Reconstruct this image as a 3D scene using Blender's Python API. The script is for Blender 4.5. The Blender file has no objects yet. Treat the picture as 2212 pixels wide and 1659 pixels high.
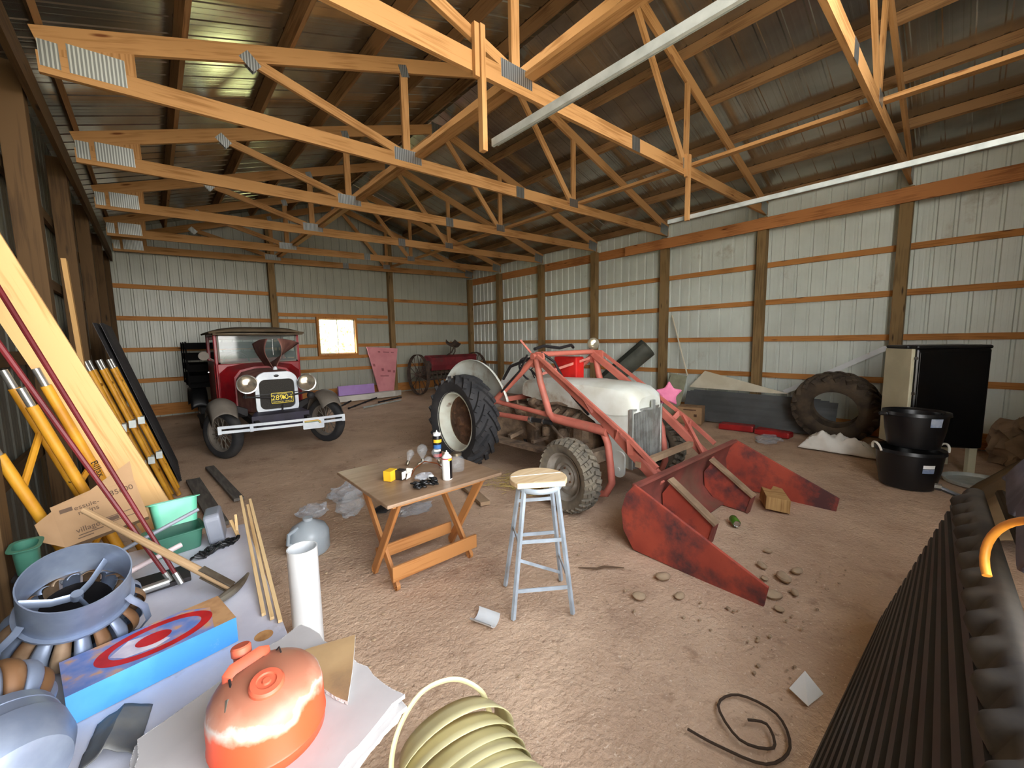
# An old tractor, a vintage truck and years of odds and ends in a timber-framed pole barn.
EXPOSURE, SKY, SUN = 1.65, 7.0, 18.0
import bpy, math, random
from mathutils import Vector, Matrix, Euler, Quaternion, noise
PI = math.pi
sc = bpy.context.scene
COL = sc.collection
V = Vector
rnd = random.Random(7)

# ------------------------------------------------------------------ mesh building
class MB:
    """collects shapes and links them as ONE mesh object"""
    def __init__(s):
        s.v, s.f, s.uv, s.mi, s.cur = [], [], [], [], 0
    def add(s, vs, fs, uvs=None):
        b = len(s.v)
        s.v += [tuple(p) for p in vs]
        for i, f in enumerate(fs):
            s.f.append([b + k for k in f])
            s.uv.append(uvs[i] if uvs else [(vs[k][0], vs[k][1]) for k in f])
            s.mi.append(s.cur)
        return s
    def mat(s, i):
        s.cur = i
        return s
    def bar(s, p0, p1, w, h, up=(0, 0, 1)):
        p0, p1 = V(p0), V(p1)
        d = p1 - p0
        L = d.length
        d.normalize()
        up = V(up)
        sd = d.cross(up)
        if sd.length < 1e-5:
            sd = d.cross(V((1, 0, 0)))
        sd.normalize()
        u = sd.cross(d)
        o = rnd.uniform(0, 40)
        c = [p + sd * (a * w / 2) + u * (b * h / 2) for p in (p0, p1) for a, b in ((-1, -1), (1, -1), (1, 1), (-1, 1))]
        fs, uv = [], []
        ww = [w, h, w, h]
        for i in range(4):
            j = (i + 1) % 4
            fs.append([i, i + 4, j + 4, j][::-1])
            q = o + i * .37
            uv.append([(q, o), (q, o + L), (q + ww[i], o + L), (q + ww[i], o)][::-1])
        fs += [[0, 1, 2, 3][::-1], [4, 5, 6, 7]]
        uv += [[(o, o), (o + w, o), (o + w, o + .02), (o, o + .02)][::-1], [(o, o), (o + w, o), (o + w, o + .02), (o, o + .02)]]
        # outward winding: flip all if needed
        n = (c[fs[0][1]] - c[fs[0][0]]).cross(c[fs[0][2]] - c[fs[0][0]])
        fc = sum((c[k] for k in fs[0]), V()) / 4 - (p0 + p1) / 2
        if n.dot(fc) < 0:
            fs = [f[::-1] for f in fs]
            uv = [x[::-1] for x in uv]
        return s.add(c, fs, uv)
    def box(s, c, d, M=None):
        c = V(c)
        x, y, z = d[0] / 2, d[1] / 2, d[2] / 2
        vs = [V((a * x, b * y, e * z)) for e in (-1, 1) for a, b in ((-1, -1), (1, -1), (1, 1), (-1, 1))]
        vs = [c + (M @ p if M else p) for p in vs]
        fs = [[3, 2, 1, 0], [4, 5, 6, 7], [0, 1, 5, 4], [1, 2, 6, 5], [2, 3, 7, 6], [3, 0, 4, 7]]
        dm = [(d[0], d[1]), (d[0], d[1]), (d[0], d[2]), (d[1], d[2]), (d[0], d[2]), (d[1], d[2])]
        return s.add(vs, fs, [[(0, 0), (a, 0), (a, b), (0, b)] for a, b in dm])
    def bb(s, lo, hi):
        return s.box([(lo[i] + hi[i]) / 2 for i in range(3)], [hi[i] - lo[i] for i in range(3)])
    def tube(s, pts, r, n=10, closed=False, cap=True, flat=None):
        """sweep of a circle (or an ellipse r x flat) along pts"""
        P = [V(p) for p in pts]
        m = len(P)
        R = r if isinstance(r, (list, tuple)) else [r] * m
        T = []
        for i in range(m):
            a = P[(i - 1) % m] if (closed or i > 0) else P[i]
            b = P[(i + 1) % m] if (closed or i < m - 1) else P[i]
            t = (b - a)
            T.append(t.normalized() if t.length > 1e-9 else V((0, 0, 1)))
        u = T[0].orthogonal().normalized()
        if abs(T[0].z) < .9:
            u = (V((0, 0, 1)) - T[0] * T[0].z).normalized()
        vs, dist, ds = [], 0, []
        for i in range(m):
            u = (u - T[i] * u.dot(T[i]))
            u = u.normalized() if u.length > 1e-6 else T[i].orthogonal().normalized()
            w = T[i].cross(u)
            if i:
                dist += (P[i] - P[i - 1]).length
            ds.append(dist)
            for k in range(n):
                a = 2 * PI * k / n
                vs.append(P[i] + u * (math.cos(a) * R[i]) + w * (math.sin(a) * (R[i] if flat is None else flat)))
        fs, uv = [], []
        for i in range(m if closed else m - 1):
            j = (i + 1) % m
            for k in range(n):
                l = (k + 1) % n
                fs.append([i * n + k, i * n + l, j * n + l, j * n + k])
                e = ds[j] if j else dist + .1
                c = .3 * k / n
                uv.append([(c, ds[i]), (c + .3 / n, ds[i]), (c + .3 / n, e), (c, e)])
        if cap and not closed:
            fs += [list(range(n))[::-1], [(m - 1) * n + k for k in range(n)]]
            uv += [[(0, 0)] * n, [(0, 0)] * n]
        return s.add(vs, fs, uv)
    def lathe(s, prof, n=24, M=None, closed=False, a0=0, a1=2 * PI):
        """prof = [(r, z)] turned about local z"""
        full = abs(a1 - a0 - 2 * PI) < 1e-6
        k_n = n if full else n + 1
        vs = []
        for r, z in prof:
            for k in range(k_n):
                a = a0 + (a1 - a0) * k / n
                p = V((r * math.cos(a), r * math.sin(a), z))
                vs.append(M @ p if M else p)
        fs, uv = [], []
        m = len(prof)
        for i in range(m if closed else m - 1):
            j = (i + 1) % m
            for k in range(n):
                l = (k + 1) % k_n
                fs.append([i * k_n + k, i * k_n + l, j * k_n + l, j * k_n + k])
                uv.append([(k / n, i / m), ((k + 1) / n, i / m), ((k + 1) / n, (i + 1) / m), (k / n, (i + 1) / m)])
        return s.add(vs, fs, uv)
    def prism(s, poly, h, M=None):
        """2d polygon (ccw) extruded 0..h along local z"""
        n = len(poly)
        vs = [V((x, y, 0)) for x, y in poly] + [V((x, y, h)) for x, y in poly]
        if M:
            vs = [M @ p for p in vs]
        fs = [list(range(n))[::-1], [n + k for k in range(n)]]
        uv = [[poly[k] for k in range(n)][::-1], list(poly)]
        for k in range(n):
            l = (k + 1) % n
            fs.append([k, l, n + l, n + k])
            e = math.dist(poly[k], poly[l])
            uv.append([(0, 0), (e, 0), (e, h), (0, h)])
        return s.add(vs, fs, uv)
    def loft(s, rings, cap=True, closed=True):
        n = len(rings[0])
        vs = [V(p) for r in rings for p in r]
        fs = []
        for i in range(len(rings) - 1):
            for k in range(n if closed else n - 1):
                l = (k + 1) % n
                fs.append([i * n + k, i * n + l, (i + 1) * n + l, (i + 1) * n + k])
        if cap and closed:
            fs += [list(range(n))[::-1], [(len(rings) - 1) * n + k for k in range(n)]]
        return s.add(vs, fs)
    def grid(s, fn, nu, nv):
        vs = [V(fn(i / nu, j / nv)) for i in range(nu + 1) for j in range(nv + 1)]
        fs, uv = [], []
        for i in range(nu):
            for j in range(nv):
                a = i * (nv + 1) + j
                fs.append([a, a + nv + 1, a + nv + 2, a + 1])
                uv.append([(i / nu, j / nv), ((i + 1) / nu, j / nv), ((i + 1) / nu, (j + 1) / nv), (i / nu, (j + 1) / nv)])
        return s.add(vs, fs, uv)
    def ell(s, c, r, n=14, M=None):
        c = V(c)
        vs, fs = [], []
        m = n // 2
        for i in range(m + 1):
            t = PI * i / m
            for k in range(n):
                a = 2 * PI * k / n
                p = V((r[0] * math.sin(t) * math.cos(a), r[1] * math.sin(t) * math.sin(a), -r[2] * math.cos(t)))
                vs.append(c + (M @ p if M else p))
        for i in range(m):
            for k in range(n):
                l = (k + 1) % n
                fs.append([i * n + k, i * n + l, (i + 1) * n + l, (i + 1) * n + k])
        return s.add(vs, fs)
    def jit(s, amt, sc_=3.0, seed=0):
        for i, p in enumerate(s.v):
            q = noise.noise_vector(V(p) * sc_ + V((seed * 7.1, seed * 3.3, 0)))
            s.v[i] = (p[0] + q.x * amt, p[1] + q.y * amt, p[2] + q.z * amt)
        return s
    def build(s, name, mats, parent=None, smooth=False, bevel=0, solid=0, sub=0, angle=40):
        if not isinstance(mats, (list, tuple)):
            mats = [mats]
        org = parent_world(parent)
        if parent is None and s.v:
            xs, ys, zs = zip(*s.v)
            org = V(((min(xs) + max(xs)) / 2, (min(ys) + max(ys)) / 2, min(zs)))
            loc = org
        else:
            loc = V((0, 0, 0))
        me = bpy.data.meshes.new(name)
        me.from_pydata([tuple(V(p) - org) for p in s.v], [], s.f)
        ul = me.uv_layers.new(name='UVMap')
        k = 0
        flat = []
        for u in s.uv:
            for t in u:
                flat += [t[0], t[1]]
        ul.data.foreach_set('uv', flat)
        for m in mats:
            me.materials.append(m)
        if len(mats) > 1:
            me.polygons.foreach_set('material_index', s.mi)
        if smooth:
            me.polygons.foreach_set('use_smooth', [True] * len(me.polygons))
            me.set_sharp_from_angle(angle=math.radians(angle))
        me.update()
        o = bpy.data.objects.new(name, me)
        COL.objects.link(o)
        o.location = loc
        if parent is not None:
            o.parent = parent
        if solid:
            md = o.modifiers.new('Solid', 'SOLIDIFY')
            md.thickness = solid
            md.offset = 0
        if bevel:
            md = o.modifiers.new('Bevel', 'BEVEL')
            md.width = bevel
            md.segments = 2
            md.limit_method = 'ANGLE'
        if sub:
            md = o.modifiers.new('Sub', 'SUBSURF')
            md.levels = md.render_levels = sub
        return o

def parent_world(p):
    o = V((0, 0, 0))
    while p is not None:
        o += p.location
        p = p.parent
    return o

def tag(o, label=None, cat=None, group=None, kind=None):
    if label: o['label'] = label
    if cat: o['category'] = cat
    if group: o['group'] = group
    if kind: o['kind'] = kind
    return o

def thing(name, label, cat, loc=(0, 0, 0), group=None):
    o = bpy.data.objects.new(name, None)
    COL.objects.link(o)
    o.location = loc
    o.empty_display_size = .1
    return tag(o, label, cat, group)

def one(mb, name, mat, label, cat, group=None, **k):
    return tag(mb.build(name, mat, None, **k), label, cat, group)

def struct(mb, name, mat, **k):
    return tag(mb.build(name, mat, None, **k), kind='structure')

def copy_tree(o, parent=None):
    c = o.copy()
    COL.objects.link(c)
    if parent is not None: c.parent = parent
    for ch in list(o.children):
        copy_tree(ch, c)
    return c

def rot(ax, a):
    return Matrix.Rotation(a, 3, ax)

def M4(loc, r3=None):
    m = Matrix.Translation(V(loc))
    return m @ r3.to_4x4() if r3 else m

def axis_to(d, roll=0):
    """3x3 whose z column points along d"""
    return V(d).normalized().to_track_quat('Z', 'Y').to_matrix() @ rot('Z', roll)

def rrect(w, h, r, n=5):
    out = []
    for cx, cy, a in ((w / 2 - r, h / 2 - r, 0), (-w / 2 + r, h / 2 - r, 90), (-w / 2 + r, -h / 2 + r, 180), (w / 2 - r, -h / 2 + r, 270)):
        for i in range(n + 1):
            t = math.radians(a + 90 * i / n)
            out.append((cx + r * math.cos(t), cy + r * math.sin(t)))
    return out

def text(body, name, mat, M, size, parent, ext=.0006, align='CENTER', font_shear=0):
    cu = bpy.data.curves.new(name, 'FONT')
    cu.body = body
    cu.size = size
    cu.extrude = ext
    cu.align_x = align
    cu.align_y = 'CENTER'
    cu.materials.append(mat)
    tmp = bpy.data.objects.new(name, cu)
    COL.objects.link(tmp)
    dg = bpy.context.evaluated_depsgraph_get()
    me = bpy.data.meshes.new_from_object(tmp.evaluated_get(dg))
    bpy.data.objects.remove(tmp)
    o = bpy.data.objects.new(name, me)
    COL.objects.link(o)
    m = M.copy()
    m.translation = m.translation - parent_world(parent)
    o.parent = parent
    o.matrix_local = m
    return o

# ------------------------------------------------------------------ materials
def srgb(r, g, b):
    f = lambda c: (c / 255 / 12.92) if c / 255 <= .04045 else ((c / 255 + .055) / 1.055) ** 2.4
    return (f(r), f(g), f(b), 1)

def _new(name):
    m = bpy.data.materials.new(name)
    m.use_nodes = True
    nt = m.node_tree
    return m, nt, nt.nodes['Principled BSDF'], nt.nodes, nt.links

def mat(name, c1, c2=None, rough=.7, metal=0, scale=6, lo=.4, hi=.6, bump=0, bscale=40, coord='Object', stretch=None, trans=0, spec=None, alpha=None, detail=5, c3=None, s3=2.0, t3=(.55, .65)):
    """plain or two/three-tone noise material; colours in sRGB 0-255"""
    m, nt, p, N, L = _new(name)
    p.inputs['Roughness'].default_value = rough
    p.inputs['Metallic'].default_value = metal
    if spec is not None: p.inputs['Specular IOR Level'].default_value = spec
    if trans: p.inputs['Transmission Weight'].default_value = trans
    if alpha is not None: p.inputs['Alpha'].default_value = alpha
    p.inputs['Base Color'].default_value = srgb(*c1)
    tc = N.new('ShaderNodeTexCoord')
    vec = tc.outputs[coord]
    if stretch:
        mp = N.new('ShaderNodeMapping')
        mp.inputs['Scale'].default_value = stretch
        L.new(vec, mp.inputs['Vector'])
        vec = mp.outputs['Vector']
    if c2:
        nz = N.new('ShaderNodeTexNoise')
        nz.inputs['Scale'].default_value = scale
        nz.inputs['Detail'].default_value = detail
        L.new(vec, nz.inputs['Vector'])
        cr = N.new('ShaderNodeValToRGB')
        cr.color_ramp.elements[0].position = lo
        cr.color_ramp.elements[1].position = hi
        cr.color_ramp.elements[0].color = srgb(*c1)
        cr.color_ramp.elements[1].color = srgb(*c2)
        L.new(nz.outputs['Fac'], cr.inputs['Fac'])
        col = cr.outputs['Color']
        if c3:
            n3 = N.new('ShaderNodeTexNoise')
            n3.inputs['Scale'].default_value = s3
            n3.inputs['Detail'].default_value = 8
            n3.inputs['Roughness'].default_value = .65
            L.new(vec, n3.inputs['Vector'])
            r3 = N.new('ShaderNodeValToRGB')
            r3.color_ramp.elements[0].position, r3.color_ramp.elements[1].position = t3
            r3.color_ramp.elements[0].color = (0, 0, 0, 1)
            r3.color_ramp.elements[1].color = (1, 1, 1, 1)
            L.new(n3.outputs['Fac'], r3.inputs['Fac'])
            mx = N.new('ShaderNodeMix')
            mx.data_type = 'RGBA'
            L.new(r3.outputs['Color'], mx.inputs[0])
            L.new(col, mx.inputs[6])
            mx.inputs[7].default_value = srgb(*c3)
            col = mx.outputs[2]
        L.new(col, p.inputs['Base Color'])
    if bump:
        nb = N.new('ShaderNodeTexNoise')
        nb.inputs['Scale'].default_value = bscale
        nb.inputs['Detail'].default_value = 4
        L.new(vec, nb.inputs['Vector'])
        bp = N.new('ShaderNodeBump')
        bp.inputs['Strength'].default_value = bump
        bp.inputs['Distance'].default_value = .02
        L.new(nb.outputs['Fac'], bp.inputs['Height'])
        L.new(bp.outputs['Normal'], p.inputs['Normal'])
    return m

def wood(name, c1, c2, knot=None, rough=.75):
    """sawn lumber: grain along v of the UV map, a few knots, tone differing from board to board"""
    m, nt, p, N, L = _new(name)
    p.inputs['Roughness'].default_value = rough
    p.inputs['Specular IOR Level'].default_value = .25
    tc = N.new('ShaderNodeTexCoord')
    mp = N.new('ShaderNodeMapping')
    mp.inputs['Scale'].default_value = (55, 2.2, 1)
    L.new(tc.outputs['UV'], mp.inputs['Vector'])
    nz = N.new('ShaderNodeTexNoise')
    nz.inputs['Scale'].default_value = 1
    nz.inputs['Detail'].default_value = 4
    nz.inputs['Distortion'].default_value = .6
    L.new(mp.outputs['Vector'], nz.inputs['Vector'])
    n2 = N.new('ShaderNodeTexNoise')
    n2.inputs['Scale'].default_value = 1.4
    L.new(tc.outputs['UV'], n2.inputs['Vector'])
    ad = N.new('ShaderNodeMath')
    ad.operation = 'ADD'
    L.new(nz.outputs['Fac'], ad.inputs[0])
    L.new(n2.outputs['Fac'], ad.inputs[1])
    cr = N.new('ShaderNodeValToRGB')
    cr.color_ramp.elements[0].position = .75
    cr.color_ramp.elements[1].position = 1.25
    cr.color_ramp.elements[0].color = srgb(*c2)
    cr.color_ramp.elements[1].color = srgb(*c1)
    sh = N.new('ShaderNodeMath')
    sh.operation = 'MULTIPLY'
    sh.inputs[1].default_value = 1.0
    L.new(ad.outputs[0], sh.inputs[0])
    L.new(sh.outputs[0], cr.inputs['Fac'])
    col = cr.outputs['Color']
    if knot:
        mk = N.new('ShaderNodeMapping')
        mk.inputs['Scale'].default_value = (9, 1.7, 1)
        L.new(tc.outputs['UV'], mk.inputs['Vector'])
        vo = N.new('ShaderNodeTexVoronoi')
        vo.inputs['Scale'].default_value = 1
        L.new(mk.outputs['Vector'], vo.inputs['Vector'])
        rk = N.new('ShaderNodeValToRGB')
        rk.color_ramp.elements[0].position, rk.color_ramp.elements[1].position = .05, .13
        rk.color_ramp.elements[0].color = (1, 1, 1, 1)
        rk.color_ramp.elements[1].color = (0, 0, 0, 1)
        L.new(vo.outputs['Distance'], rk.inputs['Fac'])
        mx = N.new('ShaderNodeMix')
        mx.data_type = 'RGBA'
        L.new(rk.outputs['Color'], mx.inputs[0])
        L.new(col, mx.inputs[6])
        mx.inputs[7].default_value = srgb(*knot)
        col = mx.outputs[2]
    L.new(col, p.inputs['Base Color'])
    return m

def striped(name, c1, c2, per, rough=.4, metal=.9, axis=0):
    """galvanised plate with pressed rows of teeth"""
    m, nt, p, N, L = _new(name)
    p.inputs['Roughness'].default_value = rough
    p.inputs['Metallic'].default_value = metal
    tc = N.new('ShaderNodeTexCoord')
    sx = N.new('ShaderNodeSeparateXYZ')
    L.new(tc.outputs['Object'], sx.inputs[0])
    mu = N.new('ShaderNodeMath')
    mu.operation = 'MULTIPLY'
    mu.inputs[1].default_value = 2 * PI / per
    L.new(sx.outputs[axis], mu.inputs[0])
    si = N.new('ShaderNodeMath')
    si.operation = 'SINE'
    L.new(mu.outputs[0], si.inputs[0])
    cr = N.new('ShaderNodeValToRGB')
    cr.color_ramp.elements[0].position, cr.color_ramp.elements[1].position = .0, .35
    cr.color_ramp.elements[0].color = srgb(*c1)
    cr.color_ramp.elements[1].color = srgb(*c2)
    L.new(si.outputs[0], cr.inputs['Fac'])
    L.new(cr.outputs['Color'], p.inputs['Base Color'])
    return m

def clear(name, tint=(235, 240, 245), rough=.08, a=.25):
    """thin clear plastic or glass film: part transparent, part glossy"""
    m, nt, p, N, L = _new(name)
    p.inputs['Base Color'].default_value = srgb(*tint)
    p.inputs['Roughness'].default_value = rough
    p.inputs['Alpha'].default_value = a
    p.inputs['Specular IOR Level'].default_value = .9
    return m
# ------------------------------------------------------------------ camera, light, view
def make_camera():
    f, yaw, pit, rol, h = 873.68, .7217, .1077, -.0181, 1.6
    cy, sy, cp, sp = math.cos(yaw), math.sin(yaw), math.cos(pit), math.sin(pit)
    R0, U0, F = V((cy, -sy, 0)), V((sy * sp, cy * sp, cp)), V((sy * cp, cy * cp, -sp))
    D0 = -U0
    R = R0 * math.cos(rol) - D0 * math.sin(rol)
    D = R0 * math.sin(rol) + D0 * math.cos(rol)
    # image x = (x cos - y sin): invert the turn so that the axes are the picture's own
    c = bpy.data.cameras.new('camera')
    c.sensor_width = 36
    c.lens = f / 2212 * 36
    c.clip_start = .02
    o = bpy.data.objects.new('camera', c)
    COL.objects.link(o)
    B = -F
    o.matrix_world = Matrix(((R.x, -D.x, B.x, 0), (R.y, -D.y, B.y, 0), (R.z, -D.z, B.z, h), (0, 0, 0, 1)))
    sc.camera = o
make_camera()
vs = sc.view_settings
vs.view_transform = 'Standard'
vs.look = 'None'
vs.gamma = 1
vs.exposure = EXPOSURE
sc.cycles.max_bounces = 10
sc.cycles.diffuse_bounces = 6
sc.cycles.use_denoising = True
sc.cycles.sample_clamp_indirect = 8

w = bpy.data.worlds.new('sky')
sc.world = w
w.use_nodes = True
bg = w.node_tree.nodes['Background']
wn = w.node_tree.nodes
tcw = wn.new('ShaderNodeTexCoord')
sxw = wn.new('ShaderNodeSeparateXYZ')
w.node_tree.links.new(tcw.outputs['Generated'], sxw.inputs[0])
rmp = wn.new('ShaderNodeValToRGB')                            # hazy sky, brightest along the horizon
el = rmp.color_ramp.elements
el[0].position, el[1].position = .0, 1.0
el[0].color, el[1].color = (1.0, .97, .92, 1), (.20, .23, .29, 1)
for ps, c_ in ((.22, (.80, .80, .80, 1)), (.45, (.42, .45, .50, 1))):
    e_ = el.new(ps)
    e_.color = c_
w.node_tree.links.new(sxw.outputs[2], rmp.inputs['Fac'])
w.node_tree.links.new(rmp.outputs['Color'], bg.inputs['Color'])
bg.inputs['Strength'].default_value = SKY
sl = bpy.data.lights.new('sun', 'SUN')
sl.energy = SUN
sl.angle = math.radians(.6)
sl.color = (1, .95, .86)
so = bpy.data.objects.new('sun', sl)
COL.objects.link(so)
so.rotation_euler = V((.72, -.12, -.75)).to_track_quat('-Z', 'Y').to_euler()

def portal(name, loc, d, sx, sy):
    l = bpy.data.lights.new(name, 'AREA')
    l.shape = 'RECTANGLE'
    l.size, l.size_y = sx, sy
    l.cycles.is_portal = True
    o = bpy.data.objects.new(name, l)
    COL.objects.link(o)
    o.location = loc
    o.rotation_euler = V(d).to_track_quat('-Z', 'Z').to_euler()
DOOR_X0, DOOR_X1, DOOR_Z = -.66, 2.2, 3.2  # unseen doorway behind the camera, widened to let in more light
FRONT_Y = -1.2
GABLE_Z = 2.9  # unseen gable above left partly open, added to carry light deep inside
portal('door_portal', (3.82, FRONT_Y - .4, 2.7), (0, 1, 0), 9.2, 5.5)
portal('window_portal', (3.8, 11.64, 1.79), (0, -1, 0), .96, .94)

# ------------------------------------------------------------------ materials of the building
M_LUM = wood('truss lumber', (184, 138, 88), (152, 108, 62), (110, 62, 28))
M_GIRT = wood('girt lumber', (186, 128, 70), (146, 94, 46), (92, 54, 26))
M_HEAD = wood('header lumber', (190, 128, 76), (152, 96, 54), (92, 50, 24))
M_PURL = wood('purlin lumber', (152, 116, 78), (116, 84, 54), (80, 50, 28))
M_POST = wood('post lumber', (138, 112, 74), (108, 86, 54), (70, 52, 32))
M_PLATE = striped('gusset plate', (128, 132, 132), (188, 192, 192), .022)
M_GALV = mat('galvanised steel', (206, 212, 208), (176, 184, 180), rough=.5, metal=.35, scale=9, lo=.35, hi=.7)
M_WALL = mat('white ribbed cladding', (212, 219, 210), (194, 200, 190), rough=.34, scale=1.1, lo=.35, hi=.7, c3=(150, 140, 118), s3=1.3, t3=(.6, .78), spec=.5)
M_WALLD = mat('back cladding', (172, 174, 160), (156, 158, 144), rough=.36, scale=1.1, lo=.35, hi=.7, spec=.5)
M_POSTL = wood('shade darkened left timber', (84, 62, 36), (62, 44, 24), (40, 28, 16))  # left wall timber, shade of that side put into the colour
M_WALLL = mat('shade darkened left cladding', (96, 96, 86), (74, 74, 66), rough=.5, scale=1.1, lo=.35, hi=.7)  # dimness of the left side painted into the sheet colour
M_ROOF = mat('bare roof sheet', (186, 185, 176), (160, 159, 152), rough=.22, metal=.92, scale=2.5, bump=.12, bscale=2.5, stretch=(1, .35, 1))
def dirt():
    m, nt, p, N, L = _new('packed dirt')
    p.inputs['Roughness'].default_value = .95
    p.inputs['Specular IOR Level'].default_value = .1
    tc = N.new('ShaderNodeTexCoord')
    def nz(s_, d_=4, r_=.55):
        n = N.new('ShaderNodeTexNoise')
        n.inputs['Scale'].default_value, n.inputs['Detail'].default_value, n.inputs['Roughness'].default_value = s_, d_, r_
        L.new(tc.outputs['Object'], n.inputs['Vector'])
        return n.outputs['Fac']
    def ramp(f, stops):
        r = N.new('ShaderNodeValToRGB')
        e = r.color_ramp.elements
        e[0].position, e[0].color = stops[0]
        e[1].position, e[1].color = stops[-1]
        for q, c in stops[1:-1]:
            k = e.new(q); k.color = c
        L.new(f, r.inputs['Fac'])
        return r.outputs['Color']
    def mix(f, a, b_, ty='MIX'):
        x = N.new('ShaderNodeMix')
        x.data_type = 'RGBA'; x.blend_type = ty
        L.new(f, x.inputs[0]) if not isinstance(f, float) else setattr(x.inputs[0], 'default_value', f)
        L.new(a, x.inputs[6])
        L.new(b_, x.inputs[7]) if not isinstance(b_, tuple) else setattr(x.inputs[7], 'default_value', b_)
        return x.outputs[2]
    K, W_ = (0, 0, 0, 1), (1, 1, 1, 1)
    c = ramp(nz(1.7, 5), [(.34, srgb(190, 160, 134)), (.66, srgb(212, 182, 154))])
    c = mix(ramp(nz(1.1, 8, .65), [(.55, K), (.74, W_)]), c, srgb(156, 128, 108))          # damp, trodden patches
    c = mix(ramp(nz(7, 6, .6), [(.60, K), (.72, (.6, .6, .6, 1))]), c, srgb(150, 122, 100))
    c = mix(ramp(nz(34, 3, .6), [(.66, K), (.74, (.6, .6, .6, 1))]), c, srgb(126, 100, 80))   # loose crumbs
    c = mix(ramp(nz(58, 2, .5), [(.66, K), (.72, (.8, .8, .8, 1))]), c, srgb(226, 204, 178))     # pale grit
    L.new(c, p.inputs['Base Color'])
    ad = N.new('ShaderNodeMath'); ad.operation = 'MULTIPLY_ADD'; ad.inputs[1].default_value = 2.2
    L.new(nz(5, 5, .6), ad.inputs[0]); L.new(nz(42, 3), ad.inputs[2])
    bp = N.new('ShaderNodeBump')
    bp.inputs['Strength'].default_value, bp.inputs['Distance'].default_value = .6, .02
    L.new(ad.outputs[0], bp.inputs['Height'])
    L.new(bp.outputs['Normal'], p.inputs['Normal'])
    return m
M_FLOOR = dirt()
M_GRASS = mat('sunlit grass', (190, 196, 140), (160, 170, 110), rough=.95, scale=1.5, bump=.3)
M_TAN = mat('sunlit yard', (176, 168, 150), (150, 142, 122), rough=.95, scale=.7)

XR, YF, XL = 8.34, 11.54, -.70
def fz(x, y):
    """the dirt lies a little higher along the back wall"""
    t = min(1, max(0, (y - 9.9) / 1.3))
    return .1 * t * t * (3 - 2 * t)

def roof_z(x):
    return 3.93 + .333 * (x + .45) if x < 3.93 else 5.3885 - .302 * (x - 3.93)

def ribs(L, pitch, ph, dep):
    out = [(0, 0)]
    u = ph
    while u < L - .04:
        out += [(u - .026, 0), (u - .014, dep), (u + .014, dep), (u + .026, 0)]
        for q in (.33, .66):                       # two low stiffening ribs in each pan
            v = u + pitch * q
            if v < L - .05:
                out += [(v - .014, 0), (v - .007, dep * .07), (v + .007, dep * .07), (v + .014, 0)]
        u += pitch
    return out + [(L, 0)]

def clad(mb, P, u, n, L, z0, z1, pitch=.2025, ph=.06, dep=.017):
    """ribbed sheet standing on P, running along u, ribs standing out along n; z1 may be a function of the run"""
    P, u, n = V(P), V(u), V(n)
    vs, fs = [], []
    pts = ribs(L, pitch, ph, dep)
    for q, d in pts:
        b = P + u * q + n * d
        zt = z1(q) if callable(z1) else z1
        vs += [V((b.x, b.y, z0)), V((b.x, b.y, zt))]
    for i in range(len(pts) - 1):
        fs.append([2 * i, 2 * i + 2, 2 * i + 3, 2 * i + 1])
    mb.add(vs, fs)

# floor and yard
fl = MB()
fl.grid(lambda a, b: (lambda x, y: (x, y, fz(x, y) + .012 * noise.noise(V((x * 1.3, y * 1.3, 0))) - .012))(-.74 + 9.14 * a, -1.22 + 12.82 * b), 110, 150)
struct(fl, 'floor', M_FLOOR, smooth=True)
yd = MB().bb((-60, -60, -.3), (60, FRONT_Y - .02, -.03))
struct(yd, 'ground_front', M_TAN)
yd = MB().bb((-60, YF + .1, -.3), (60, 80, -.03))
struct(yd, 'ground_back', M_GRASS)

# walls
wr = MB(); clad(wr, (XR, -1.22, 0), (0, 1, 0), (1, 0, 0), YF + 1.22, -.05, 4.12)
struct(wr, 'wall_right', M_WALL)
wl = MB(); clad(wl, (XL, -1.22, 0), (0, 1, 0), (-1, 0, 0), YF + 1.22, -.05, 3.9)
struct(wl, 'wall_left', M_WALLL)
WX0, WX1, WZ0, WZ1 = 3.32, 4.28, 1.32, 2.26
wb = MB()
RZ = lambda q: roof_z(q + XL) + .03
clad(wb, (XL, YF, 0), (1, 0, 0), (0, 1, 0), WX0 - XL, -.05, RZ)
clad(wb, (WX0, YF, 0), (1, 0, 0), (0, 1, 0), WX1 - WX0, -.05, WZ0)
clad(wb, (WX0, YF, 0), (1, 0, 0), (0, 1, 0), 3.93 - WX0, WZ1, lambda q: roof_z(q + WX0) + .03)
clad(wb, (3.93, YF, 0), (1, 0, 0), (0, 1, 0), WX1 - 3.93, WZ1, lambda q: roof_z(q + 3.93) + .03)
clad(wb, (WX1, YF, 0), (1, 0, 0), (0, 1, 0), XR - WX1, -.05, lambda q: roof_z(q + WX1) + .03)
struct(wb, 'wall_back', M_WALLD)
wf = MB()
clad(wf, (DOOR_X1, FRONT_Y, 0), (1, 0, 0), (0, -1, 0), XR - DOOR_X1, -.05, GABLE_Z)
clad(wf, (XL, FRONT_Y, 0), (1, 0, 0), (0, -1, 0), DOOR_X0 - XL, -.05, 3.9)
clad(wf, (3.6, FRONT_Y, GABLE_Z), (1, 0, 0), (0, -1, 0), XR - 3.6, GABLE_Z, lambda q: roof_z(q + 3.6) + .03 if q > .33 else 5.4)  # only the right part is sided; the added opening stays beside it
struct(wf, 'wall_front', M_WALLD)

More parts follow.
